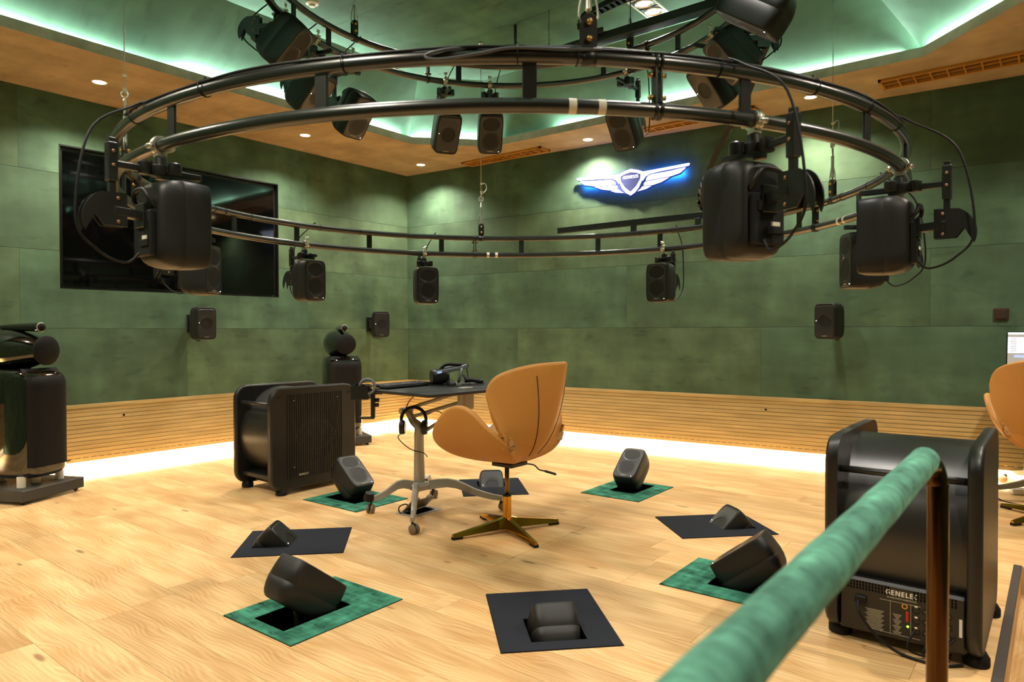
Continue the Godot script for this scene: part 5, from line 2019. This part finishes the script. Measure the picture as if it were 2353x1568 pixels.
func ring_cables():
	var runs = [
		["grey cable strapped along the near ring tube, its end folded into a loop", 6.0, 55.0, 0.0250, 0.004, M.cable_grey],
		["dark cable along the near ring tube, innermost of the strapped bundle", 4.0, 88.0, 0.0195, -0.016, M.rubber],
		["dark cable along the near ring tube, outermost of the strapped bundle", 2.0, 100.0, 0.0190, 0.017, M.rubber],
		["dark cable on top of the near ring tube, longest of the bundle", -8.0, 128.0, 0.0262, -0.005, M.rubber]]
	for k in 4:
		var q: Array = runs[k]
		var pts = []
		var a: float = q[1]
		while a < q[2]:
			var wob = sin(a * 0.31 + k * 1.7) * 0.0016
			pts.append(on_ring(a, q[3] + wob, q[4] + wob * 1.5))
			a += 3.0
		if k == 0:
			for p in [[54.5, 0.022, 0.012], [57.0, 0.012, 0.026], [58.6, -0.004, 0.030], [57.4, -0.016, 0.031], [54.0, -0.002, 0.030], [51.5, 0.014, 0.024], [47.0, 0.012, 0.026], [44.0, 0.018, 0.02]]:
				pts.append(on_ring(p[0], p[1], p[2]))
		var s = Sh.new()
		s.tube(smooth_path(pts, 4), 0.0046, 8)
		tag(obj("strapped_cable", s, q[5]), q[0], "cable")
	var tie = Sh.new()
	tie.tube(arc(Vector3(0, 0.004, 0), Vector3.RIGHT, Vector3.UP, 0.0268, 0, 360, 20), 0.0018, 6)
	tie.box(Vector3(0, 0.035, 0.0), Vector3(0.006, 0.012, 0.005), 0.001)
	var tm = tie.mesh()
	var bare = Sh.new()
	bare.tube(arc(Vector3.ZERO, Vector3.RIGHT, Vector3.UP, 0.0222, 0, 360, 20), 0.0014, 6)
	var bm = bare.mesh()
	for a in [3.0, 12.0, 21.5, 33.0, 46.0, 51.0, 66.0, 82.0, 96.0, 108.0, 119.0]:
		var o = put("cable_tie", tm, M.rubber)
		o.transform = Transform3D(Basis(Vector3.UP, -deg_to_rad(a)), on_ring(a, 0, 0))
		tag(o, "thin black cable tie holding the cable bundle on the near ring tube", "cable tie", "cable ties round the bundle")
	for a in [148.0, 156.0, 159.0, 166.0, 184.0, 194.0, 206.0, 218.0, 232.0, 241.0, 258.0, 264.0, 272.0, 300.0, 318.0, 327.0]:
		var o = put("cable_tie", bm, M.rubber)
		o.transform = Transform3D(Basis(Vector3.UP, -deg_to_rad(a)), on_ring(a, 0, 0))
		tag(o, "thin black cable tie round the bare far tube of the big ring", "cable tie", "cable ties on the far tube")


func beams():
	var o = thing("lower_beam", "slim dark beam resting on the far side of the big ring, below the sign", "beam")
	var s = Sh.new()
	s.box(Vector3(3.60, 2.032, 0.945), Vector3(1.42, 0.046, 0.040), 0.002)
	obj("profile", s, M.black_metal, o)
	for x in [3.62, 4.16]:
		s = Sh.new()
		s.box(Vector3(x, 1.984, 0.953), Vector3(0.04, 0.055, 0.03), 0.002)
		obj("bracket", s, M.black_metal, o)
	o = thing("upper_beam", "long black beam hung from the green ceiling above the upper ring", "beam")
	s = Sh.new()
	s.box(Vector3(4.25, 3.215, 1.665), Vector3(2.2, 0.055, 0.085), 0.002)
	obj("profile", s, M.black_metal, o)
	for x in [3.3, 3.98, 5.0]:
		s = Sh.new()
		s.rod(Vector3(x, 3.24, 1.665), Vector3(x, COFFER, 1.665), 0.0022, 6)
		s.rod(Vector3(x, 3.24, 1.665), Vector3(x, 3.30, 1.665), 0.005, 8)
		obj("wire", s, M.black_metal, o)


func chain(label: String, path: Array, across: Vector3, count: int):
	var o = thing("cable_chain", label, "cable chain", Vector3.ZERO, 0.0)
	var pts = smooth_path(path, 16)
	var total = 0.0
	for i in pts.size() - 1:
		total += pts[i].distance_to(pts[i + 1])
	var pitch = total / count
	var i = 0
	var gone = 0.0
	for k in count:
		var want = pitch * (k + 0.5)
		while i < pts.size() - 2 and gone + pts[i].distance_to(pts[i + 1]) < want:
			gone += pts[i].distance_to(pts[i + 1])
			i += 1
		var d = (pts[i + 1] - pts[i]).normalized()
		var c = pts[i] + d * (want - gone)
		var x = (across - d * across.dot(d)).normalized()
		var s = Sh.new(Transform3D(Basis(x, d.cross(x), d), c))
		for e in [-1, 1]:
			s.box(Vector3(0.036 * e, 0, 0), Vector3(0.008, 0.036, pitch * 1.12), 0.002)
		for e in [-1, 1]:
			s.box(Vector3(0, 0.015 * e, 0), Vector3(0.072, 0.005, pitch * 0.42), 0.001)
		obj("link", s, M.black_metal, o)


func rail():
	var o = thing("handrail", "green suede-covered handrail in the right foreground on a bronze post", "handrail")
	var s = Sh.new()
	var y = 0.868
	var pts = [Vector3(6.043, y, 4.034)]
	var rad = PackedFloat32Array()
	for k in 40:
		pts.append(Vector3(6.043 + 0.0005 * k, y, 4.05 + 0.055 * k))
	for k in pts.size():
		rad.append(0.0305 + 0.0005 * sin(k * 1.9) + 0.0004 * sin(k * 0.83))
	rad[0] = 0.027
	s.tube(PackedVector3Array(pts), 0.03, 28, false, true, rad)
	s.ball(Vector3(6.043, y, 4.036), Vector3(0.0275, 0.0275, 0.016), 20)
	obj("grip", s, M.rail_suede, o)
	s = Sh.new()
	s.tube(smooth_path([Vector3(6.046, y - 0.01, 4.10), Vector3(6.058, y - 0.012, 4.045), Vector3(6.066, y - 0.05, 4.035), Vector3(6.068, y - 0.11, 4.035), Vector3(6.068, 0.3, 4.035), Vector3(6.068, 0.004, 4.035)], 8), 0.0225, 24)
	obj("post", s, M.bronze, o)
	s = Sh.new()
	s.rod(Vector3(6.068, 0.0, 4.035), Vector3(6.068, 0.006, 4.035), 0.045, 24)
	s.rod(Vector3(6.062, 0.0, 6.1), Vector3(6.062, 0.006, 6.1), 0.045, 24)
	obj("base", s, M.bronze, o)
	s = Sh.new()
	s.rod(Vector3(6.062, 0.004, 6.1), Vector3(6.062, y - 0.02, 6.1), 0.0225, 24)
	obj("post", s, M.bronze, o)


func laptop(at: Vector3, turn: float):
	var o = thing("laptop", "open laptop with a bright editing screen at the right edge", "laptop", at, turn)
	var s = Sh.new()
	slab(s, 0.35, 0.235, 0.012, 0.016, 0.004, Transform3D(Basis(Vector3.RIGHT, -PI / 2), Vector3(0, 0.009, 0.10)))
	obj("base", s, M.plastic_black, o)
	var t = Transform3D(Basis(Vector3.RIGHT, -0.16), Vector3(0, 0.015, -0.02))
	s = Sh.new()
	slab(s, 0.35, 0.30, 0.01, 0.008, 0.002, t * Transform3D(Basis(), Vector3(0, 0.165, -0.004)))
	var lid = obj("lid", s, M.plastic_black, o)
	var rows = [[-0.166, 0.297, 0.166, 0.309, M.laptop_white], [-0.166, 0.277, 0.166, 0.297, M.laptop_dark], [-0.166, 0.165, -0.070, 0.277, M.laptop_white], [-0.070, 0.165, 0.166, 0.277, M.laptop_blue], [-0.166, 0.152, 0.166, 0.165, M.laptop_dark], [-0.166, 0.075, -0.13, 0.152, M.laptop_dark], [-0.13, 0.133, 0.166, 0.152, M.laptop_blue], [-0.13, 0.083, 0.166, 0.133, M.laptop_dark], [-0.13, 0.068, 0.166, 0.083, M.laptop_blue], [-0.166, 0.060, 0.0, 0.068, M.laptop_white], [0.0, 0.056, 0.166, 0.068, M.laptop_dark]]
	s = Sh.new(t)
	s.box(Vector3(0, 0.183, 0.0006), Vector3(0.334, 0.256, 0.001))
	var scr = obj("screen", s, M.laptop_dark, lid)
	for q in rows:
		s = Sh.new(t)
		s.box(Vector3((q[0] + q[2]) / 2, (q[1] + q[3]) / 2, 0.0013), Vector3(q[2] - q[0], q[3] - q[1], 0.0006))
		obj("screen_area", s, q[4], scr)
	s = Sh.new(t)
	for k in 9:
		s.box(Vector3(-0.135 + 0.002 * (k % 2), 0.268 - 0.0115 * k, 0.0018), Vector3(0.034, 0.0055, 0.0004))
	for k in 8:
		s.box(Vector3(-0.11 + 0.034 * k, 0.112 - 0.01 * (k % 3), 0.0018), Vector3(0.012, 0.006, 0.0004))
	obj("screen_text", s, M.laptop_dark, scr).set_meta("kind", "stuff")
	s = Sh.new(t)
	for k in 6:
		s.box(Vector3(-0.125 + 0.008 * k, 0.243 - 0.012 * (k % 4), 0.0019), Vector3(0.004, 0.008, 0.0004))
		s.box(Vector3(-0.09 + 0.045 * k, 0.104, 0.0019), Vector3(0.006, 0.007, 0.0004))
	obj("screen_marks", s, M.laptop_red, scr).set_meta("kind", "stuff")


func right_corner():
	desk("adjustable_desk", "second desk at the right edge carrying the laptop, mostly out of view", Vector3(6.42, 0, -0.16), 180.0, 0.83)
	laptop(Vector3(6.165, 0.83, -0.05), -2.0)
	swan_chair("tan leather swivel chair cut by the right edge, its back to us", Vector3(6.275, 0, 0.53), 90.0, 36.0)
	var o = thing("power_strip", "white power strip with plugs on the floor behind the right-hand drum subwoofer", "power strip", Vector3(6.16, 0.0, -0.22), 24.0)
	var s = Sh.new()
	s.box(Vector3(0, 0.024, 0), Vector3(0.30, 0.044, 0.055), 0.006)
	obj("housing", s, M.label_white, o)
	for k in 4:
		s = Sh.new()
		s.rod(Vector3(-0.10 + 0.065 * k, 0.044, 0), Vector3(-0.10 + 0.065 * k, 0.048, 0), 0.020, 16)
		obj("socket", s, M.white_post, o)
	s = Sh.new()
	s.box(Vector3(-0.035, 0.062, 0.0), Vector3(0.04, 0.035, 0.04), 0.006)
	obj("plug", s, M.rubber, o)
	var paths = [
		["thin white cable lying beside the power strip at the right", [Vector3(5.86, 0.004, -0.34), Vector3(5.97, 0.03, -0.32), Vector3(6.05, 0.006, -0.27), Vector3(6.2, 0.03, -0.3)], M.label_white],
		["black cable looping behind the right desk foot", [Vector3(5.90, 0.004, -0.30), Vector3(6.02, 0.045, -0.28), Vector3(6.08, 0.06, -0.25), Vector3(6.14, 0.075, -0.22)], M.rubber],
		["black cable running along the floor to the brass chair foot", [Vector3(5.93, 0.004, -0.06), Vector3(5.99, 0.004, 0.12), Vector3(6.12, 0.004, 0.18), Vector3(6.35, 0.004, 0.1)], M.rubber]]
	for q in paths:
		s = Sh.new()
		s.tube(smooth_path(q[1], 8), 0.004, 8)
		tag(obj("floor_cable", s, q[2]), q[0], "cable")


func _ready():
	set_stage()
	make_materials()
	build_walls()
	build_ceiling()
	build_lights()
	build_floor()
	wall_screen()
	winged_sign()
	vent("left air grille in the soffit above the far end of the back wall", 0.995, 2.088, -0.075, 0.110, 11)
	vent("middle air grille in the soffit, mostly behind the near ring", 3.19, 4.25, -0.115, 0.03, 11)
	vent("right air grille in the soffit, running out of the picture", 5.19, 6.6, -0.20, 0.024, 13)
	build_rings()
	build_wall_speakers()
	build_floor_speakers()
	subwoofer("brown-black drum subwoofer on the left, its grille facing the chair", Vector3(1.715, 0, 2.772), 0.0)
	subwoofer("black drum subwoofer at the right with its socket panel towards us", Vector3(5.84, 0, 2.732), 180.0)
	tower("tall gloss black tower speaker at the left edge", Vector3(0.475, 0, 4.185), 114.5)
	tower("tall gloss black tower speaker behind the left subwoofer", Vector3(0.385, 0, 1.315), 65.5)
	desk("adjustable_desk", "silver-footed adjustable desk with a black top in the middle of the room", Vector3(2.94, 0, 2.66), -4.0, 0.80)
	keyboard(Vector3(2.83, 0.80, 2.69), 92.0)
	mouse(Vector3(3.03, 0.80, 2.45), 60.0)
	headset(Vector3(2.90, 0.80, 2.40), 55.0)
	controller("game_controller", "black hand controller with an upright ring on the desk", Vector3(3.06, 0.803, 2.32), Basis(Vector3.UP, 0.75))
	controller("game_controller", "hand controller with a grey ring lying in the clamped tray", Vector3(2.755, 0.765, 2.975), Basis(Vector3.UP, 2.2) * Basis(Vector3.RIGHT, 0.6))
	tray(Vector3(2.745, 0.735, 2.985), 40.0)
	headphones(Vector3(2.93, 0.585, 2.70), 36.0)
	floor_box()
	swan_chair("tan leather swivel chair on a brass star foot, in the middle of the room", Vector3(3.767, 0, 2.756), 180.0, 24.0)
	right_corner()
	rail()
	ring_cables()
	beams()
	chain("black cable chain looping over the upper beam", [Vector3(3.80, 3.245, 1.70), Vector3(3.70, 3.25, 1.72), Vector3(3.645, 3.28, 1.73), Vector3(3.635, 3.33, 1.73), Vector3(3.67, 3.38, 1.72), Vector3(3.76, 3.405, 1.71), Vector3(3.92, 3.43, 1.70), Vector3(4.10, 3.44, 1.69), Vector3(4.5, 3.45, 1.68)], Vector3(0, 0, 1), 26)
	chain("black cable chain hanging from the ceiling down to the lower beam", [Vector3(5.02, 3.45, 1.62), Vector3(4.965, 3.15, 1.59), Vector3(4.855, 2.964, 1.513), Vector3(4.773, 2.854, 1.452), Vector3(4.691, 2.723, 1.392), Vector3(4.611, 2.628, 1.329), Vector3(4.464, 2.467, 1.257), Vector3(4.324, 2.277, 1.18), Vector3(4.25, 2.16, 1.10), Vector3(4.235, 2.09, 1.04), Vector3(4.25, 2.06, 0.97)], Vector3(0.6, 0.2, 0.9), 34)
	small_fittings()
